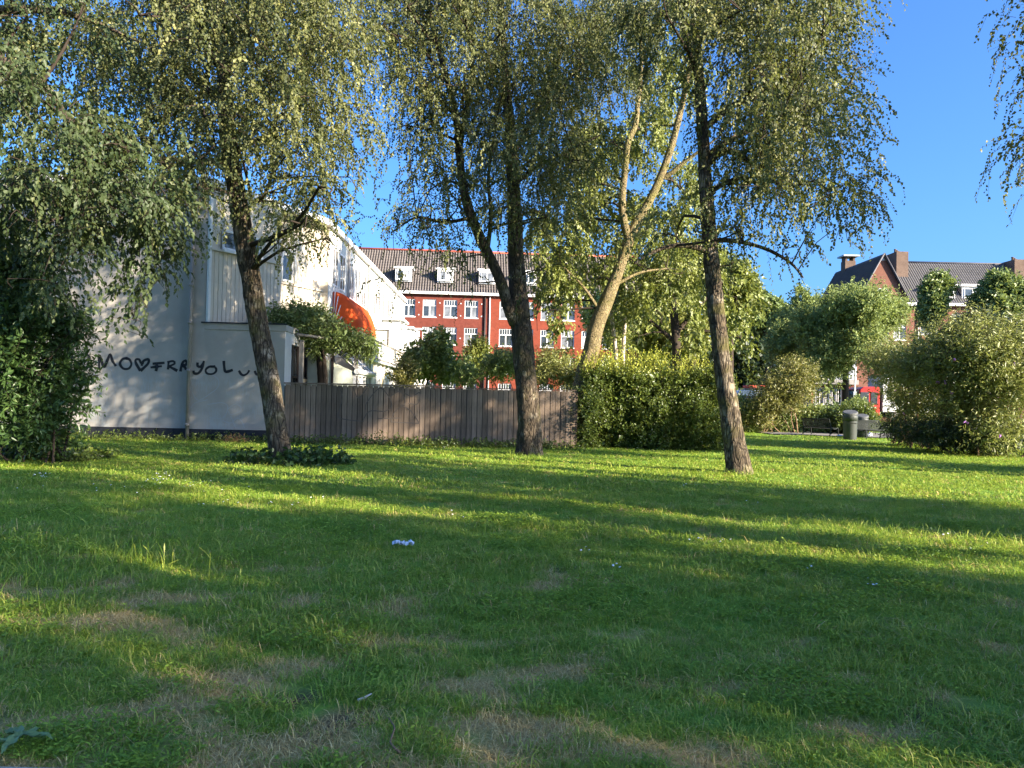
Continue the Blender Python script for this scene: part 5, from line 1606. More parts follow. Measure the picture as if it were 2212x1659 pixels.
park_tree('street_tree', 'rounded street tree with feathery mid-green crown behind the bins', 1828, 732, 122, 138, 50, 61, 5200, M_elm_leaf, (0.13, 0.07), 0.22, k=30, size=0.34)
park_tree('street_tree', 'broad green street tree joining the rounded one beside the yellowish shrub', 1730, 740, 75, 110, 56, 62, 2400, M_elm_leaf, (0.16, 0.09), 0.2, k=20)
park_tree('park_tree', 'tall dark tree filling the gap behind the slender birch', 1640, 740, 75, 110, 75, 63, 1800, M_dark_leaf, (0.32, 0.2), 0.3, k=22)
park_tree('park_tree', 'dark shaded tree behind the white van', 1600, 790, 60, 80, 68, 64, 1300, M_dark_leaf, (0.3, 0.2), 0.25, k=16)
park_tree('park_tree', 'light green tree top against the sky left of the street tree', 1655, 690, 50, 50, 70, 65, 900, M_green_leaf, (0.28, 0.18), 0.25, k=14)
park_tree('park_tree', 'sunlit lime-green tree right behind the slender birch trunk', 1580, 660, 52, 90, 38, 66, 1500, M_syc_leaf, (0.17, 0.10), 0.16, k=18)
park_tree('park_tree', 'leafy tree with pale foliage behind the tall privet hedge', 1440, 720, 90, 70, 34, 67, 2000, M_bud_leaf, (0.16, 0.11), 0.18, k=20)
park_tree('park_tree', 'dense green tree rising behind the pale-trunked tree', 1500, 610, 85, 90, 44, 68, 1800, M_syc_leaf, (0.20, 0.13), 0.22, k=20)
park_tree('park_tree', 'dim tree mass behind the forked birch and the fence end', 1330, 700, 75, 80, 46, 69, 1400, M_green_leaf, (0.22, 0.14), 0.2, k=16)
park_tree('poplar_tree', 'narrow upright tree in front of the slate roof', 2018, 655, 30, 92, 62, 70, 1500, M_green_leaf, (0.20, 0.13), 0.16, k=22, size=0.32)
park_tree('street_tree', 'bushy green tree in front of the right end of the slate roof', 2165, 665, 58, 75, 60, 71, 1600, M_green_leaf, (0.22, 0.13), 0.2, k=20)
park_tree('yew_tree', 'dark dense yew behind the purple flowered bush', 2130, 735, 85, 55, 47, 72, 2600, M_yew_leaf, (0.20, 0.06), 0.2, k=34, size=0.32, up=0.9)
limbsG = [[(1465, 905, 30, 14), (1463, 800, 30, 12), (1458, 700, 30.2, 10), (1450, 620, 30.4, 8), (1440, 540, 30.6, 5), (1430, 470, 30.6, 2)], [(1460, 720, 30.1, 6), (1520, 650, 30.5, 4), (1570, 600, 31, 2)], [(1460, 740, 30.1, 6), (1400, 690, 30.5, 4), (1340, 650, 31, 2)]]
blobsG = [(1560, 590, 50, 45, 31, 1.4, 1.0), (1590, 660, 40, 50, 30.5, 1.3, 1.0), (1500, 560, 60, 50, 31.5, 1.5, 1.0), (1430, 600, 60, 50, 31.0, 1.4, 1.0), (1500, 660, 60, 50, 30.0, 1.4, 1.0), (1430, 700, 60, 45, 30.0, 1.3, 1.0), (1560, 730, 45, 40, 30.0, 1.2, 0.9), (1380, 640, 50, 50, 31.0, 1.3, 1.0), (1480, 750, 60, 35, 29.5, 1.2, 0.9), (1380, 740, 45, 40, 30.0, 1.2, 0.9), (1330, 600, 40, 50, 31.5, 1.2, 0.8), (1240, 690, 45, 45, 31, 1.1, 0.9), (1220, 750, 35, 35, 31, 1.0, 0.8), (1300, 740, 35, 50, 31, 1.1, 0.9), (1600, 740, 30, 30, 30, 1, .7), (1450, 490, 60, 50, 31.5, 1.4, 0.9)]
weeping_tree('leafy_tree', 'wide sunlit yellow-green tree filling the space above the tall hedge', None, limbsG, blobsG, 707, leaf=(0.15, 0.11), mat_leaf=M_syc_leaf, mat_bark=M_twig, per=17, slen=(0.4, 0.9), K=10, jit=0.2, layers=((0, 1),), spread=1.1)
# slim birch stems behind the pale trunk
sb = empty('young_birch', at(1345, 840, 27) * np.array((1, 1, 0)), 0, 'two slim pale birch stems behind the hedge', 'tree')
bb = np.array(sb.location)
for uu in ((1318, 1330, 1338), (1352, 1346, 1343)):
    L = px_limb([(uu[2], 870, 27, 6), (uu[1], 760, 27, 5), (uu[0], 650, 27, 4), (uu[0] - 4, 580, 27, 2)])
    me = limbs_mesh('stem', [L], 75, sides=12, amp=0.04); me.transform(Matrix.Translation(tuple(-bb))); mesh_obj('stem', me, plain('pale_birch_bark', (0.5, 0.42, 0.33), 0.8, 0.2, var=0.3, scale=5) if uu[0] == 1318 else MATS['pale_birch_bark'], sb)
leafy('foliage', [B3(1330, 700, 30, 70, 27.3, .6)], M_syc_leaf, sb, bb, 76, 300, (0.07, 0.05))

# low hedge and yellow shrub behind the benches
q0 = at(1606, 940, 38.5)[0]; q1 = at(1885, 940, 38.5)[0]
hedge('low_hedge', 'low clipped hedge running behind the park benches', q0, q1, 39.0, 40.6, 1.35, M_green_leaf, 81, 3000, (0.12, 0.075), False)
shrub('yellowish_shrub', 'tall loose yellow-green shrub rising from the low hedge', [B3(1700, 880, 55, 55, 38.3, 1.2), B3(1715, 820, 42, 40, 38.5, 1.0), B3(1665, 850, 35, 35, 38.5, .9), B3(1710, 795, 20, 25, 38.5, .6, .7), B3(1640, 905, 30, 25, 38.4, .8)], M_yellow_leaf, 82, 1500, (0.13, 0.05), (0.4, 0.8), 0.5, 0.2, sub=10, size=0.42)
shrub('leafy_shrub', 'round bright green shrub behind the grey bins', [B3(1850, 905, 38, 28, 38.6, 1.0)], M_hedge_leaf, 83, 700, (0.11, 0.055), (0.3, 0.6), 0.5, 0.2, sub=14, size=0.42)
wd = empty('far_wood', (14, 108, 0), 0); tag(wd, 'far belt of dark trees closing the view behind the hedges', 'wood', kind='stuff')
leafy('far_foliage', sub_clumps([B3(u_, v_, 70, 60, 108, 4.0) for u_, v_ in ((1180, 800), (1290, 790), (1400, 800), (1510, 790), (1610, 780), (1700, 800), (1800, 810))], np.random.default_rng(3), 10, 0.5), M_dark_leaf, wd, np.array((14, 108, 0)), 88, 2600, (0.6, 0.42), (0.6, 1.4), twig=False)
print('leaves', [n for _, n in T])
# ================================================================== STREET FURNITURE, VEHICLES, LITTER
M_iron = plain('green_black_iron', (0.020, 0.023, 0.020), 0.75, 0.15)
M_bin = plain('bin_grey', (0.040, 0.045, 0.039), 0.6, 0.4, var=0.1, scale=2)
M_bin_lid = plain('bin_lid', (0.085, 0.086, 0.084), 0.6, 0.5)
M_red = plain('truck_red', (0.42, 0.018, 0.012), 0.3, 0.5, var=0.08)
M_tyre = plain('tyre', (0.02, 0.02, 0.02), 0.85, 0.2)
M_rim = plain('rim', (0.4, 0.4, 0.4), 0.4, 0.5, 0.6)
M_white_veh = plain('white_vehicle', (0.62, 0.62, 0.60), 0.4, 0.4, var=0.06, scale=1.5)

def bench(u, v, phi, label):
    p = ground(u, v)
    root = empty('park_bench', p * np.array((1, 1, 0)), phi - math.pi / 2, label, 'bench', 'park benches on the path')
    w = 1.55                                        # local: x along the bench, +y forward
    seat = [(-0.22, 0.44), (-0.12, 0.405), (0.02, 0.40), (0.16, 0.42), (0.25, 0.43)]
    back = [(-0.24, 0.46), (-0.27, 0.55), (-0.30, 0.66), (-0.34, 0.78), (-0.36, 0.84)]
    n = 26
    for nm, prof in (('seat_strip', seat), ('back_strip', back)):
        q = MB()
        for (a, b), (c, d) in zip(prof, prof[1:]):
            q.add([(0, a, b), (0.034, a, b), (0.034, c, d), (0, c, d), (0, a, b - 0.012), (0.034, a, b - 0.012), (0.034, c, d - 0.012), (0, c, d - 0.012)], [(0, 1, 2, 3), (7, 6, 5, 4), (0, 4, 5, 1), (2, 6, 7, 3), (1, 5, 6, 2), (0, 3, 7, 4)])
        me = q.mesh(nm)
        for k in range(n):
            mesh_obj(nm, me, M_iron, root, (-w / 2 + k * w / n, 0, 0))
    for pts in ([seat[0]], [seat[-1]], [back[-1]]):
        a, b = pts[0]
        q = MB(); q.tube([(-w / 2, a, b), (w / 2, a, b)], 0.022, 8); q.build('rail', M_iron, root)
    for x in (-w / 2, w / 2):
        q = MB(); q.tube(spline(np.array([(x, -0.37, 0.86), (x, -0.29, 0.64), (x, -0.23, 0.45), (x, -0.25, 0.25), (x, -0.31, 0.02)]), 0.04), 0.026, 8); q.build('leg', M_iron, root)
        q = MB(); q.tube(spline(np.array([(x, -0.23, 0.42), (x, 0.05, 0.385), (x, 0.25, 0.43), (x, 0.27, 0.25), (x, 0.31, 0.02)]), 0.04), 0.026, 8); q.build('leg', M_iron, root)
        q = MB(); q.tube(spline(np.array([(x, -0.27, 0.14), (x, 0, 0.20), (x, 0.28, 0.14)]), 0.04), 0.014, 6); q.build('brace', M_iron, root)
bench(1772, 943, math.radians(28), 'iron bench seen from behind, left of the grey bins')
bench(1886, 950, math.radians(-65), 'iron bench right of the grey bins, half behind the dark bush')

def bin_(u, v, s, label):
    p = ground(u, v)
    root = empty('waste_bin', p * np.array((1, 1, 0)), 0, label, 'bin', 'grey bins by the path')
    q = MB(); q.lathe([(0.0, 0.0), (0.25 * s, 0.0), (0.255 * s, 0.02), (0.275 * s, 0.80 * s), (0.28 * s, 0.84 * s), (0.0, 0.84 * s)], 28); q.build('body', M_bin, root)
    q = MB(); q.lathe([(0.0, 0.80 * s), (0.292 * s, 0.80 * s), (0.294 * s, 1.02 * s), (0.28 * s, 1.03 * s), (0.0, 1.03 * s)], 28); hd = q.build('collar', M_bin, root)
    V = []
    n = 28
    for zz, rr in ((0.0, 0.294), (0.05, 0.30), (0.08, 0.27)):
        for k in range(n):
            a = 2 * math.pi * k / n
            x, y = rr * s * math.cos(a), rr * s * math.sin(a)
            V.append((x, y, 1.10 * s + zz + (x * 0.10 + y * 0.25)))
    F = [(i * n + k, i * n + (k + 1) % n, (i + 1) * n + (k + 1) % n, (i + 1) * n + k) for i in range(2) for k in range(n)] + [tuple(range(2 * n, 3 * n)), tuple(range(n))[::-1]]
    q = MB(); q.add(V, F); q.build('lid', M_bin_lid, root)
    q = MB()
    for a in (0.4, 1.2, 2.0, 2.8):
        q.box((0.26 * s * math.cos(a) - 0.02, 0.26 * s * math.sin(a) - 0.02, 1.02 * s), (0.26 * s * math.cos(a) + 0.02, 0.26 * s * math.sin(a) + 0.02, 1.14 * s))
    q.build('lid_post', M_bin, root)
    q = MB(); q.box((-0.2 * s, -0.285 * s, 0.70 * s), (0.2 * s, -0.262 * s, 0.715 * s)); q.build('door_seam', M_tyre, root)
bin_(1836, 951, 1.05, 'tall grey round bin with slanted lid in front of the other bin')
bin_(1862, 948, 0.90, 'lower grey round bin tucked behind the taller bin')

def wheel(parent, x, y, r, w=0.28):
    q = MB(); q.tube([(x, y, r), (x, y + w, r)], r, 24); t = q.build('wheel', M_tyre, parent)
    q = MB(); q.tube([(x, y - 0.012, r), (x, y + 0.02, r)], r * 0.55, 20); q.build('rim', M_rim, t)
def truck():
    Y = 60.0
    c = at(1866, 900, Y)
    root = empty('box_truck', (c[0], Y, 0), 0, 'red cab box truck with white body parked behind the shrubs', 'truck')
    prof = [(-0.95, 0.75), (-0.98, 1.55), (-0.80, 2.75), (-0.55, 2.95), (0.70, 2.98), (0.70, 0.75)]
    q = MB(); q.prism(prof, 'y', -1.15, 1.1); q.build('cab', M_red, root, bevel=0.06)
    for a, b, nm in (((-0.80, 1.62), (-0.16, 2.55), 'side_window'), ((-0.02, 1.62), (0.5, 2.55), 'door_window')):
        q = MB(); q.box((a[0], -1.19, a[1]), (b[0], -1.152, b[1])); w = q.build(nm, M_glass, root, bevel=0.02)
    q = MB(); q.prism([(-0.985, 1.72), (-0.83, 2.68), (-0.85, 2.70), (-1.005, 1.72)], 'y', -1.0, 0.95); q.build('windscreen', M_glass, root)
    q = MB()
    for k in range(5):                                # short white word on the door
        x = 0.02 + k * 0.085
        q.box((x, -1.158, 1.30), (x + 0.022, -1.151, 1.42))
        if k % 2 == 0: q.box((x + 0.026, -1.158, 1.40), (x + 0.06, -1.151, 1.42))
        if k % 3 != 1: q.box((x + 0.026, -1.158, 1.30), (x + 0.06, -1.151, 1.32))
        q.box((x + 0.045, -1.157, 1.325), (x + 0.062, -1.151, 1.395))
    q.build('door_lettering', M_trim, root)
    q = MB(); q.box((-0.2, -1.17, 1.0), (0.05, -1.151, 1.05)); q.build('door_handle', M_trim, root)
    q = MB(); q.box((-1.05, -1.1, 0.55), (0.7, 1.05, 0.748)); q.build('bumper', M_tyre, root, bevel=0.03)
    q = MB(); q.box((-1.02, -1.12, 0.95), (-0.965, -0.75, 1.15)); q.build('headlight', M_trim, root)
    q = MB(); q.box((-1.02, 0.70, 0.95), (-0.965, 1.05, 1.15)); q.build('headlight', M_trim, root)
    q = MB(); q.box((0.85, -1.25, 1.05), (8.4, 1.25, 3.9)); q.build('cargo_box', M_white_veh, root, bevel=0.03)
    q = MB(); q.box((0.3, -0.5, 0.6), (8.3, 0.5, 1.04)); q.build('chassis', M_tyre, root)
    q = MB(); q.box((1.6, -1.15, 0.55), (5.2, -1.1, 0.98)); q.build('side_guard', M_pipe, root)
    q = MB(); q.tube([(-0.95, -1.30, 1.6), (-0.95, -1.30, 2.4)], 0.09, 8); q.build('mirror', M_tyre, root)
    for x in (-0.1, 6.2, 7.4):
        wheel(root, x, -1.12, 0.5); wheel(root, x, 0.8, 0.5)
truck()
def van():
    Y = 56.0
    c = at(1622, 890, Y)
    root = empty('white_van', (c[0], Y, 0), 0, 'white high roofed van with a red load on its roof behind the low hedge', 'van')
    prof = [(-2.3, 0.45), (-2.35, 1.1), (-1.75, 1.45), (-1.25, 2.30), (-0.95, 2.45), (2.75, 2.48), (2.85, 2.35), (2.88, 0.45)]
    q = MB(); q.prism(prof, 'y', -0.98, 0.98); q.build('body', M_white_veh, root, bevel=0.06)
    for a, b in ((-1.35, -0.45), (-0.25, 0.85), (1.05, 2.2)):
        q = MB(); q.box((a, -1.0, 1.45), (b, -0.982, 2.05)); q.build('side_window', M_glass, root, bevel=0.008)
    q = MB(); q.prism([(-1.80, 1.48), (-1.32, 2.26), (-1.345, 2.27), (-1.825, 1.49)], 'y', -0.85, 0.85); q.build('windscreen', M_glass, root)
    q = MB(); q.box((-2.3, -1.0, 0.98), (2.85, -0.984, 1.06)); q.build('side_moulding', M_pipe, root)
    for x in (-1.5, 1.8):
        wheel(root, x, -1.0, 0.34, 0.22); wheel(root, x, 0.78, 0.34, 0.22)
    for y in (-0.7, 0.7):
        q = MB(); q.tube([(-0.8, y, 2.58), (2.4, y, 2.58)], 0.025, 6); q.build('roof_rail', M_pipe, root)
    for x in (-0.7, 0.8, 2.3):
        q = MB(); q.box((x - 0.03, -0.75, 2.48), (x + 0.03, 0.75, 2.56)); q.build('roof_bar', M_pipe, root)
    q = MB(); q.box((-0.5, -0.6, 2.60), (1.6, 0.5, 2.82)); q.build('roof_load', plain('red_tarpaulin', (0.45, 0.07, 0.04), 0.6, 0.3), root, bevel=0.07)
van()
def sign_post():
    p = at(1846, 880, 55.0); p[2] = 0
    root = empty('sign_post', p, 0, 'slim pale sign post standing before the red truck cab', 'post')
    q = MB(); q.tube([(0, 0, 0), (0, 0, 4.2)], 0.06, 10); q.build('pole', M_trim, root)
    q = MB(); q.box((-0.14, -0.09, 1.9), (0.10, -0.062, 2.5)); q.build('sign_plate', plain('sign_blue_grey', (0.25, 0.28, 0.33), 0.5), root, bevel=0.008)
    q = MB(); q.lathe([(0.0, 0), (0.11, 0.01), (0.12, 0.12), (0.0, 0.14)], 12, (-0.08, -0.22, 2.02)); q.build('lamp_housing', M_tyre, root)
sign_post()
def parasol():
    p = at(1016, 830, 29.0); z = at(1016, 812, 29.0)[2]; p[2] = 0
    root = empty('folded_parasol', p, 0, 'folded pale garden parasol poking up behind the fence', 'parasol')
    q = MB(); q.tube([(0, 0, 0), (0, 0, z + 0.05)], 0.025, 8); q.build('pole', M_pipe, root)
    V, F, n = [], [], 20
    prof = [(0.02, z), (0.06, z - 0.08), (0.12, z - 0.3), (0.15, z - 0.7), (0.13, z - 1.0), (0.17, z - 1.3)]
    for r_, zz in prof:
        for k in range(n):
            a = 2 * math.pi * k / n
            rr = r_ * (1 + 0.22 * math.cos(a * 5 + zz))
            V.append((rr * math.cos(a), rr * math.sin(a), zz))
    F = [(i * n + k, i * n + (k + 1) % n, (i + 1) * n + (k + 1) % n, (i + 1) * n + k) for i in range(len(prof) - 1) for k in range(n)]
    q = MB(); q.add(V, F, True); q.build('canopy', plain('faded_canvas', (0.55, 0.50, 0.46), 0.8, 0.1, var=0.2, scale=12), root)
parasol()

# crumpled wrappers
def crumple(name, label, p, size, mat, seed, group=None):
    r = np.random.default_rng(seed)
    n = 12
    X, Y = np.meshgrid(np.linspace(-1, 1, n * 2), np.linspace(-1, 1, n))
    P = np.stack([X.ravel() * size[0], Y.ravel() * size[1], np.zeros(X.size)], -1)
    h = np.abs(fbm(P * 22 + seed, 3, seed) - 0.5) * 2
    edge = np.clip(1.3 - np.hypot(X.ravel(), Y.ravel()), 0, 1)
    P[:, 2] = 0.015 + size[2] * h * (0.3 + edge)
    P[:, :2] += (r.random((len(P), 2)) - 0.5) * size[1] * 0.25
    m = n * 2
    i = (np.arange(n - 1)[:, None] * m + np.arange(m - 1)[None]).ravel()
    F = np.stack([i, i + 1, i + m + 1, i + m], -1)
    keep = np.hypot(X.ravel(), Y.ravel())[F].max(1) < 1.15
    V = np.vstack([P, P - np.array((0, 0, 0.012))])
    F = F[keep]
    me = np_mesh(name, V, quads=np.vstack([F, F[:, ::-1] + len(P)]))
    o = mesh_obj(name, me, mat, None, p)
    o.rotation_euler = (0, 0, r.uniform(-0.3, 0.3))
    return tag(o, label, 'litter', group)
M_paper = plain('white_plastic', (0.70, 0.73, 0.80), 0.45, 0.5, var=0.12, scale=25)
g = ground(870, 1190)
crumple('plastic_wrapper', 'crumpled white plastic wrapper lying alone on the lawn', g * np.array((1, 1, 0)) + np.array((0, 0, 0.055)), (0.105, 0.06, 0.09), M_paper, 3)
g = ground(1876, 946)
crumple('paper_litter', 'white paper litter at the foot of the lower bin', g * np.array((1, 1, 0)) + np.array((0, 0, 0.08)), (0.18, 0.12, 0.25), M_paper, 4)
g = ground(1815, 946)
crumple('paper_litter', 'pale blue scrap of litter left of the taller bin', g * np.array((1, 1, 0)) + np.array((0, 0, 0.08)), (0.16, 0.1, 0.1), plain('pale_blue_plastic', (0.35, 0.5, 0.68), 0.5), 6)
# twigs lying in the near grass
def dead_twig(name, label, pts, r0, mat):
    P = spline(np.array(pts), 0.03)
    b = np.array((pts[0][0], pts[0][1], 0))
    q = MB(); q.tube(P - b, np.linspace(r0, r0 * 0.4, len(P)), 7)
    o = q.build(name, mat, None, b)
    return tag(o, label, 'twig')
a, b = ground(772, 1536), ground(802, 1530)
dead_twig('dead_twig', 'short bleached twig lying on a straw patch', [(a[0], a[1], .05), ((a[0] + b[0]) / 2, a[1] + .01, .06), (b[0], b[1], .07)], 0.009, plain('bleached_wood', (0.45, 0.40, 0.34), 0.8))
a, b, c = ground(842, 1640), ground(850, 1625), ground(838, 1600)
dead_twig('dead_twig', 'crooked dark twig sticking up at the kerb stone', [(a[0] + 0.05, a[1] - 0.05, .05), (a[0], a[1], .07), (b[0], b[1] + 0.02, .09), (c[0], c[1], .10)], 0.006, M_dry_twig)
# ================================================================== GRASS, WEEDS, SMALL PLANTS
def tuft(name, n, h, spread, width, bend, mat, seed, tint_hi=1.0):
    r = np.random.default_rng(seed)
    V, T3, ti = [], [], []
    for k in range(n):
        a = r.uniform(0, 6.283)
        x, y = r.normal() * spread, r.normal() * spread
        hh = h * r.uniform(0.55, 1.25)
        d = np.array((math.cos(a), math.sin(a), 0))
        s = np.array((-d[1], d[0], 0)) * width * r.uniform(0.7, 1.3) * 0.5
        b0 = np.array((x, y, -0.01))
        be = bend * r.uniform(0.3, 1.5)
        m = b0 + d * hh * be * 0.35 + np.array((0, 0, hh * 0.6))
        t = b0 + d * hh * be + np.array((0, 0, hh * (1.0 - 0.35 * be)))
        i = len(V)
        V += [b0 - s, b0 + s, m + s * 0.8, m - s * 0.8, t]
        T3 += [(i, i + 1, i + 2), (i, i + 2, i + 3), (i + 3, i + 2, i + 4)]
        ti += [r.random() * tint_hi] * 5
    me = np_mesh(name, np.array(V), tris=np.array(T3), attrs={'tint': np.array(ti)})
    me.materials.append(mat)
    return bpy.data.objects.new(name, me)
def clover(name, seed):
    r = np.random.default_rng(seed)
    n = 26
    pos = np.stack([r.normal(size=n) * 0.035, r.normal(size=n) * 0.035, r.uniform(0.015, 0.06, n)], -1)
    d = unit(np.stack([r.normal(size=n), r.normal(size=n), r.uniform(-.1, .6, n)], -1))
    me = leaf_mesh(name, pos, d, unit(r.normal(size=(n, 3)) * 0.4 + (0, 0, 1)), r.uniform(.018, .034, n), r.uniform(.008, .014, n), r.random(n) * 0.8)
    me.materials.append(M_grass_green)
    return bpy.data.objects.new(name, me)
VAR = [tuft('blades_short', 14, 0.055, 0.034, 0.0052, 0.95, M_grass_green, 1),
       tuft('blades_long', 13, 0.090, 0.034, 0.0050, 1.10, M_grass_green, 2),
       tuft('blades_fine', 15, 0.070, 0.038, 0.0040, 1.25, M_grass_green, 3),
       tuft('straw_flat', 14, 0.070, 0.045, 0.0040, 1.9, M_grass_dry, 4),
       tuft('straw_up', 9, 0.075, 0.030, 0.0036, 0.9, M_grass_dry, 5),
       clover('leaf_rosette', 6),
       tuft('far_blades', 20, 0.060, 0.090, 0.0150, 1.2, M_grass_green, 7),
       tuft('far_straw', 10, 0.065, 0.070, 0.0100, 1.0, M_grass_dry, 8)]
src = bpy.data.collections.new('grass_pieces')
for k, o in enumerate(VAR):
    o.name = '%d_%s' % (k, o.name)
    src.objects.link(o)

def scatter_mod(obj):
    ng = bpy.data.node_groups.new('scatter', 'GeometryNodeTree')
    ng.interface.new_socket('Geometry', in_out='INPUT', socket_type='NodeSocketGeometry')
    ng.interface.new_socket('Geometry', in_out='OUTPUT', socket_type='NodeSocketGeometry')
    N, L = ng.nodes, ng.links
    gi, go = N.new('NodeGroupInput'), N.new('NodeGroupOutput')
    ci = N.new('GeometryNodeCollectionInfo')
    ci.inputs['Collection'].default_value = src
    ci.inputs['Separate Children'].default_value = True
    ci.inputs['Reset Children'].default_value = True
    ip = N.new('GeometryNodeInstanceOnPoints')
    ip.inputs['Pick Instance'].default_value = True
    def na(name, typ):
        a = N.new('GeometryNodeInputNamedAttribute')
        a.data_type = typ
        a.inputs['Name'].default_value = name
        return a.outputs['Attribute']
    L.new(gi.outputs[0], ip.inputs['Points'])
    L.new(ci.outputs[0], ip.inputs['Instance'])
    L.new(na('variant', 'INT'), ip.inputs['Instance Index'])
    L.new(na('turn', 'FLOAT_VECTOR'), ip.inputs['Rotation'])
    L.new(na('size', 'FLOAT_VECTOR'), ip.inputs['Scale'])
    L.new(ip.outputs[0], go.inputs[0])
    m = obj.modifiers.new('scatter', 'NODES')
    m.node_group = ng

def lawn_points():
    r = np.random.default_rng(77)
    P, S, Vn = [], [], []
    bands = [(2.95, 5.0, 900, 1.0), (5.0, 8.0, 520, 1.1), (8.0, 12.0, 300, 1.25), (12.0, 18.0, 105, 1.0), (18.0, 28.0, 60, 1.05), (28.0, 40.0, 22, 1.2)]
    for i, (ya, yb, den, sc) in enumerate(bands):
        xa, xb = -0.70 * yb - 0.6, 0.70 * yb + 0.6
        if yb > 25: xa = 6.0
        if 18 < yb <= 28: xa = -14.5
        n = int((xb - xa) * (yb - ya) * den)
        x, y = r.uniform(xa, xb, n), r.uniform(ya, yb, n)
        ok = np.abs(x) < 0.70 * y + 0.6
        ok &= ~((y > 23.2) & (x < 5.9))
        ok &= ~((y > 36.0) & (x > 12.0))
        x, y = x[ok], y[ok]
        dry, soil, h = lawn_fields(x, y)
        u = r.random(len(x))
        keep = (u > soil * 0.93) & (r.random(len(x)) > dry * 0.15)
        x, y, dry, h = x[keep], y[keep], dry[keep], h[keep]
        n = len(x)
        q = r.random(n)
        far = ya >= 12.0
        if far:
            v = np.where(r.random(n) < 0.05 + dry * 0.6, 7, 6)
        else:
            g = np.where(q < 0.44, 0, np.where(q < 0.64, 1, np.where(q < 0.95, 2, 5)))
            patch = vnoise(np.stack([x * 1.3, y * 1.3, 0 * x], -1), 61)
            g = np.where((patch > 0.74) & (q < 0.5), 5, g)
            st = np.where(r.random(n) < 0.6, 3, 4)
            v = np.where(r.random(n) < 0.05 + dry * 0.82, st, g)
        s = sc * np.clip(h, 0.5, 2.2) * r.uniform(0.7, 1.25, n) * np.where(dry > 0.5, 0.75, 1.0)
        P.append(np.stack([x, y, lawn_z(x, y)], -1))
        S.append(np.stack([s * 0.9 + 0.15, s * 0.9 + 0.15, s], -1))
        Vn.append(v)
    P, S, Vn = np.concatenate(P), np.concatenate(S), np.concatenate(Vn)
    return P, S, Vn
P, S, Vn = lawn_points()
r = np.random.default_rng(5)
me = bpy.data.meshes.new('lawn_grass')
me.vertices.add(len(P))
me.vertices.foreach_set('co', P.astype(np.float32).ravel())
a = me.attributes.new('variant', 'INT', 'POINT'); a.data.foreach_set('value', Vn.astype(np.int32))
a = me.attributes.new('turn', 'FLOAT_VECTOR', 'POINT'); a.data.foreach_set('vector', np.stack([r.normal(size=len(P)) * .12, r.normal(size=len(P)) * .12, r.uniform(0, 6.283, len(P))], -1).astype(np.float32).ravel())
a = me.attributes.new('size', 'FLOAT_VECTOR', 'POINT'); a.data.foreach_set('vector', S.astype(np.float32).ravel())
lg = mesh_obj('lawn_grass', me, None)
tag(lg, 'short green lawn grass with straw-coloured dry patches', 'grass', kind='stuff')
scatter_mod(lg)
print('grass tufts', len(P))

# tall unmown grass at the left with seed heads
def tall_grass(label, cx, cy, rx, ry, n, h, seed, heads=True):
    r = np.random.default_rng(seed)
    V, Q, T3, ti = [], [], [], []
    for k in range(n):
        x, y = cx + r.normal() * rx, cy + r.normal() * ry
        hh = h * r.uniform(0.5, 1.2)
        lean = np.array((r.normal() * 0.35, r.normal() * 0.3, 0)) * hh
        P = [np.array((x, y, 0.02)) + lean * t ** 1.8 + np.array((0, 0, hh * (t - 0.18 * t * t))) for t in np.linspace(0, 1, 6)]
        a = r.uniform(0, 3.14)
        s = np.array((math.cos(a), math.sin(a), 0)) * 0.0035
        tt = r.random()
        head = heads and r.random() < 0.22
        b = len(V)
        for j, p in enumerate(P):
            w = 1.0 - 0.8 * j / 5 if not head else (0.4 if j < 4 else (1.7 if j == 4 else 0.3))
            V += [p - s * w, p + s * w]
            ti += [tt if not head else 0.9] * 2
        Q += [(b + 2 * j, b + 2 * j + 1, b + 2 * j + 3, b + 2 * j + 2) for j in range(5)]
    me = np_mesh('tall_grass', np.array(V), quads=np.array(Q), attrs={'tint': np.array(ti)})
    o = mesh_obj('tall_grass', me, M_grass_green)
    return tag(o, label, 'grass', kind='stuff')
g = ground(190, 1240)
tall_grass('loose tall grass with pale seed heads left on the lawn', g[0], g[1], 0.75, 0.55, 420, 0.26, 3)
g = ground(60, 1200)
tall_grass('tall grass blades near the left edge of the lawn', g[0] - 0.1, g[1], 0.5, 0.5, 260, 0.28, 4)
g = ground(1800, 1150)
tall_grass('sunlit taller grass stalks in the bright band of lawn', g[0], g[1], 1.3, 0.22, 260, 0.17, 5)
g = ground(2150, 1190)
tall_grass('sunlit taller grass by the right edge of the bright band', g[0], g[1], 0.5, 0.3, 160, 0.18, 6)

for (u_, v_, rr_, lab_) in ((1143, 992, .42, 'longer grass at the foot of the forked birch'), (1597, 1030, .34, 'longer grass at the foot of the slender birch')):
    g = ground(u_, v_)
    tall_grass(lab_, g[0], g[1], rr_, rr_ * 0.8, 260, 0.16, int(u_), False)
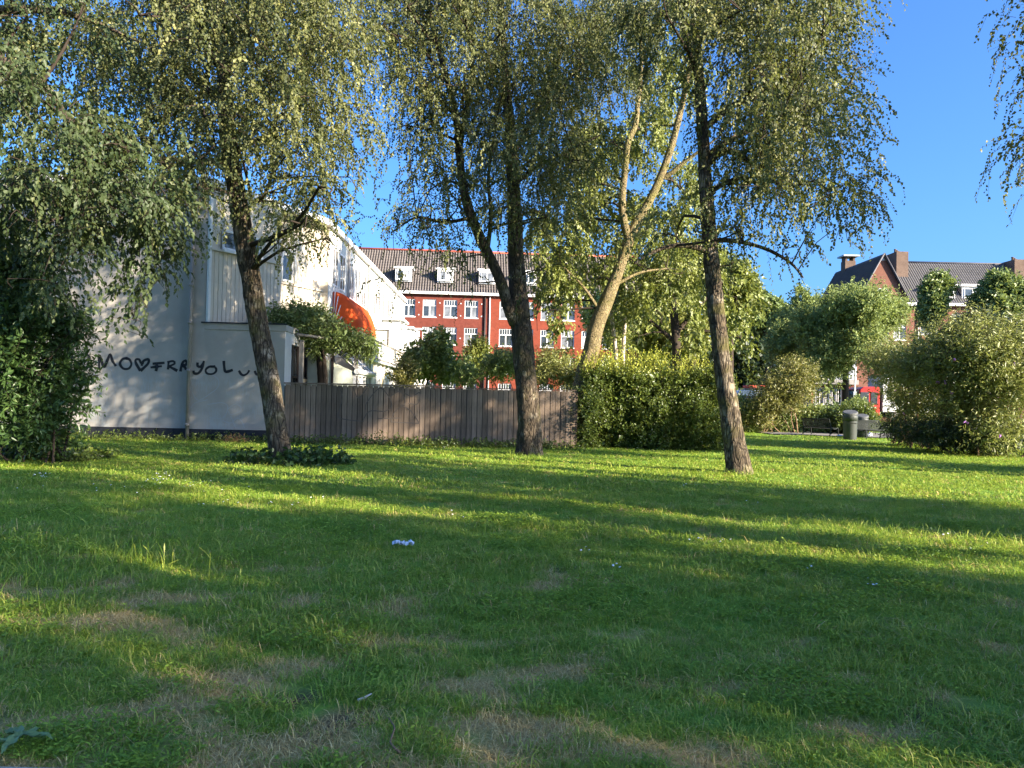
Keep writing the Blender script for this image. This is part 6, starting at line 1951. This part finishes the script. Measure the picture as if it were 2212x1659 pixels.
# daisies scattered in the lawn
def daisies():
    r = np.random.default_rng(9)
    spots = [(690, 300, 60, 40, 26), (180, 290, 60, 14, 16), (840, 320, 60, 20, 14), (1120, 410, 300, 20, 20), (700, 330, 500, 60, 24)]
    zc = lambda a, b: (a / 2212 * 1920 / 1.736, (1550 + b / 749 * 650) / 1.736)
    V, Q, b = [], [], 0
    pts = []
    for cx, cy, sx, sy, n in spots:
        for k in range(n):
            u, v = zc(cx + r.normal() * sx * 0.6, cy + r.normal() * sy * 0.5)
            pts.append(ground(u, v))
    for u, v in ((1755, 1245), (1880, 1285), (2050, 1170), (1500, 1180), (2120, 1200), (1265, 1205), (1890, 1275), (1330, 1240), (990, 1130), (1620, 1095), (2030, 1100), (1560, 1180), (1480, 1060)):
        for k in range(3):
            pts.append(ground(u + r.normal() * 12, v + r.normal() * 4))
    for p in pts:
        z = 0.07 + r.uniform(0, 0.03)
        s = 0.011
        n = 7
        V.append((p[0], p[1], z + 0.004))
        tip = unit(np.array((r.normal() * .3, r.normal() * .3 - 0.25, 1)))
        for k in range(n):
            a = 6.283 * k / n
            V.append((p[0] + s * math.cos(a), p[1] + s * math.sin(a), z - s * (tip[0] * math.cos(a) + tip[1] * math.sin(a))))
        Q += [(b, b + 1 + k, b + 1 + (k + 1) % n) for k in range(n)]
        b += n + 1
    o = mesh_obj('daisies', np_mesh('daisies', np.array(V), tris=np.array(Q)), plain('daisy_white', (0.75, 0.74, 0.70), 0.7))
    tag(o, 'tiny white daisies dotted through the lawn', 'flowers', kind='stuff')
daisies()

# weeds along the wall and fence, and the leafy patch around the leaning birch
def weeds(name, label, x0, x1, y0, y1, n, h, leaf, mat, seed, thin=None):
    r = np.random.default_rng(seed)
    x, y = r.uniform(x0, x1, n), r.uniform(y0, y1, n)
    if thin is not None:
        ok = thin(x, y, r)
        x, y = x[ok], y[ok]
    n = len(x)
    st = np.stack([x, y, np.full(n, 0.01)], -1)
    d0 = unit(np.array((0, 0, 1.0)) + r.normal(size=(n, 3)) * 0.45)
    ln = h * r.uniform(0.4, 1.3, n) * (0.5 + fbm(st * 1.3, 3, seed))
    lv, nd = grow(st, d0, ln, 9, (0, 0, 0.05), 0.12, leaf, r, spread=1.0, hang=0.1, base_skip=0.1)
    me = leaf_mesh(name, *lv)
    o = mesh_obj(name, me, mat)
    tag(o, label, 'weeds', kind='stuff')
    mesh_obj('stalks', twig_mesh('stalks', nd, 0.004, 4), mat if False else M_twig, o)
    return o
weeds('wall_weeds', 'low nettles growing along the foot of the gable wall', -14.5, HO[0], 22.2, 23.45, 520, 0.30, (0.075, 0.045), M_hedge_leaf, 12, lambda x, y, r: r.random(len(x)) < sstep(22.0, 23.3, y))
weeds('fence_weeds', 'dark green weeds growing along the foot of the plank fence', HO[0], 2.2, 21.9, 23.25, 900, 0.30, (0.08, 0.05), M_hedge_leaf, 13, lambda x, y, r: r.random(len(x)) < sstep(21.8, 23.1, y) * (1.2 - sstep(-1.0, 2.0, x) * 0.6))
bx, by = ground(612, 1005)[:2]
weeds('birch_foot_plants', 'broad leaved bindweed and weeds around the foot of the leaning birch', bx - 1.3, bx + 1.6, by - 0.75, by + 0.8, 520, 0.36, (0.12, 0.085), M_laurel_leaf, 14, lambda x, y, r: (((x - bx - 0.1) / 1.35) ** 2 + ((y - by) / 0.75) ** 2) < r.random(len(x)) ** 0.6)
lx, ly = ground(90, 995)[:2]
weeds('laurel_foot_plants', 'light green ground plants in front of the laurel shrub', lx - 2.2, lx + 1.2, ly - 0.7, ly + 0.8, 420, 0.28, (0.085, 0.06), M_hedge_leaf, 15)
# dry rust-brown clump by the gable wall
g = ground(513, 958)
me_r = np.random.default_rng(4)
n = 260
st = np.stack([g[0] + me_r.normal(size=n) * 0.16, g[1] + me_r.normal(size=n) * 0.1, np.full(n, 0.02)], -1)
lv, nd = grow(st, unit(np.array((0, 0, 1.0)) + me_r.normal(size=(n, 3)) * 0.6), me_r.uniform(.1, .34, n), 5, (0, 0, -0.4), 0.1, (0.10, 0.008), me_r)
o = mesh_obj('dry_clump', leaf_mesh('dry_clump', *lv), plain('rust_straw', (0.36, 0.20, 0.10), 0.9, 0.1))
tag(o, 'rust-brown dry plant clump at the foot of the gable wall', 'dry plant', kind='stuff')

# broad-leaved plants near the kerb
def rosette(label, u, v, n, size, mat, seed, name='broad_leaf_plant'):
    r = np.random.default_rng(seed)
    g = ground(u, v)
    root = empty(name, (g[0], g[1], 0.03), 0, label, 'plant')
    for k in range(n):
        a = 6.283 * k / n + r.normal() * 0.3
        L = size * r.uniform(0.7, 1.2)
        W = L * 0.36
        m = 7
        V = []
        for i in range(m):
            t = i / (m - 1)
            w = W * math.sin(math.pi * min(1, t * 0.93 + 0.05)) ** 0.8
            z = 0.05 + L * (0.55 * t - 0.62 * t * t) + 0.01 * math.sin(t * 9)
            for s, dz in ((-1, 0.25 * w), (0, 0), (1, 0.25 * w)):
                V.append((t * L * math.cos(a) - s * w * math.sin(a) * .5, t * L * math.sin(a) + s * w * math.cos(a) * .5, z + dz * abs(s)))
        Q = [(i * 3 + j, i * 3 + j + 1, i * 3 + j + 4, i * 3 + j + 3) for i in range(m - 1) for j in range(2)]
        me = np_mesh('leaf', np.array(V), quads=np.array(Q), smooth=True, attrs={'tint': np.full(len(V), r.random() * 0.8)})
        mesh_obj('leaf', me, mat, root)
M_dock = leaf_mat('dock_leaf', (0.12, 0.20, 0.07), (0.20, 0.29, 0.11), None, rough=0.5, trans=0.2)
rosette('broad grey-green dock plant by the kerb in the bare soil', 40, 1640, 9, 0.11, M_dock, 1)

# fine twigs, leaves and stems are too many and too small to pick apart
for o in list(COL.objects):
    if o.type == 'MESH' and o.name.split('.')[0] in ('far_foliage', 'twigs', 'boughs', 'crown', 'foliage', 'stems', 'shoots', 'stalks', 'faded_scribble'):
        o['kind'] = 'stuff'
print('TRIS', sum(len(m.loops) - 2 * len(m.polygons) for m in bpy.data.meshes if m.users))
open('/tmp/stat.txt', 'w').write(str(sum(len(m.loops) - 2 * len(m.polygons) for m in bpy.data.meshes if m.users)) + ' ' + str([n for _, n in T]) + ' ' + str(len(P))) if False else None
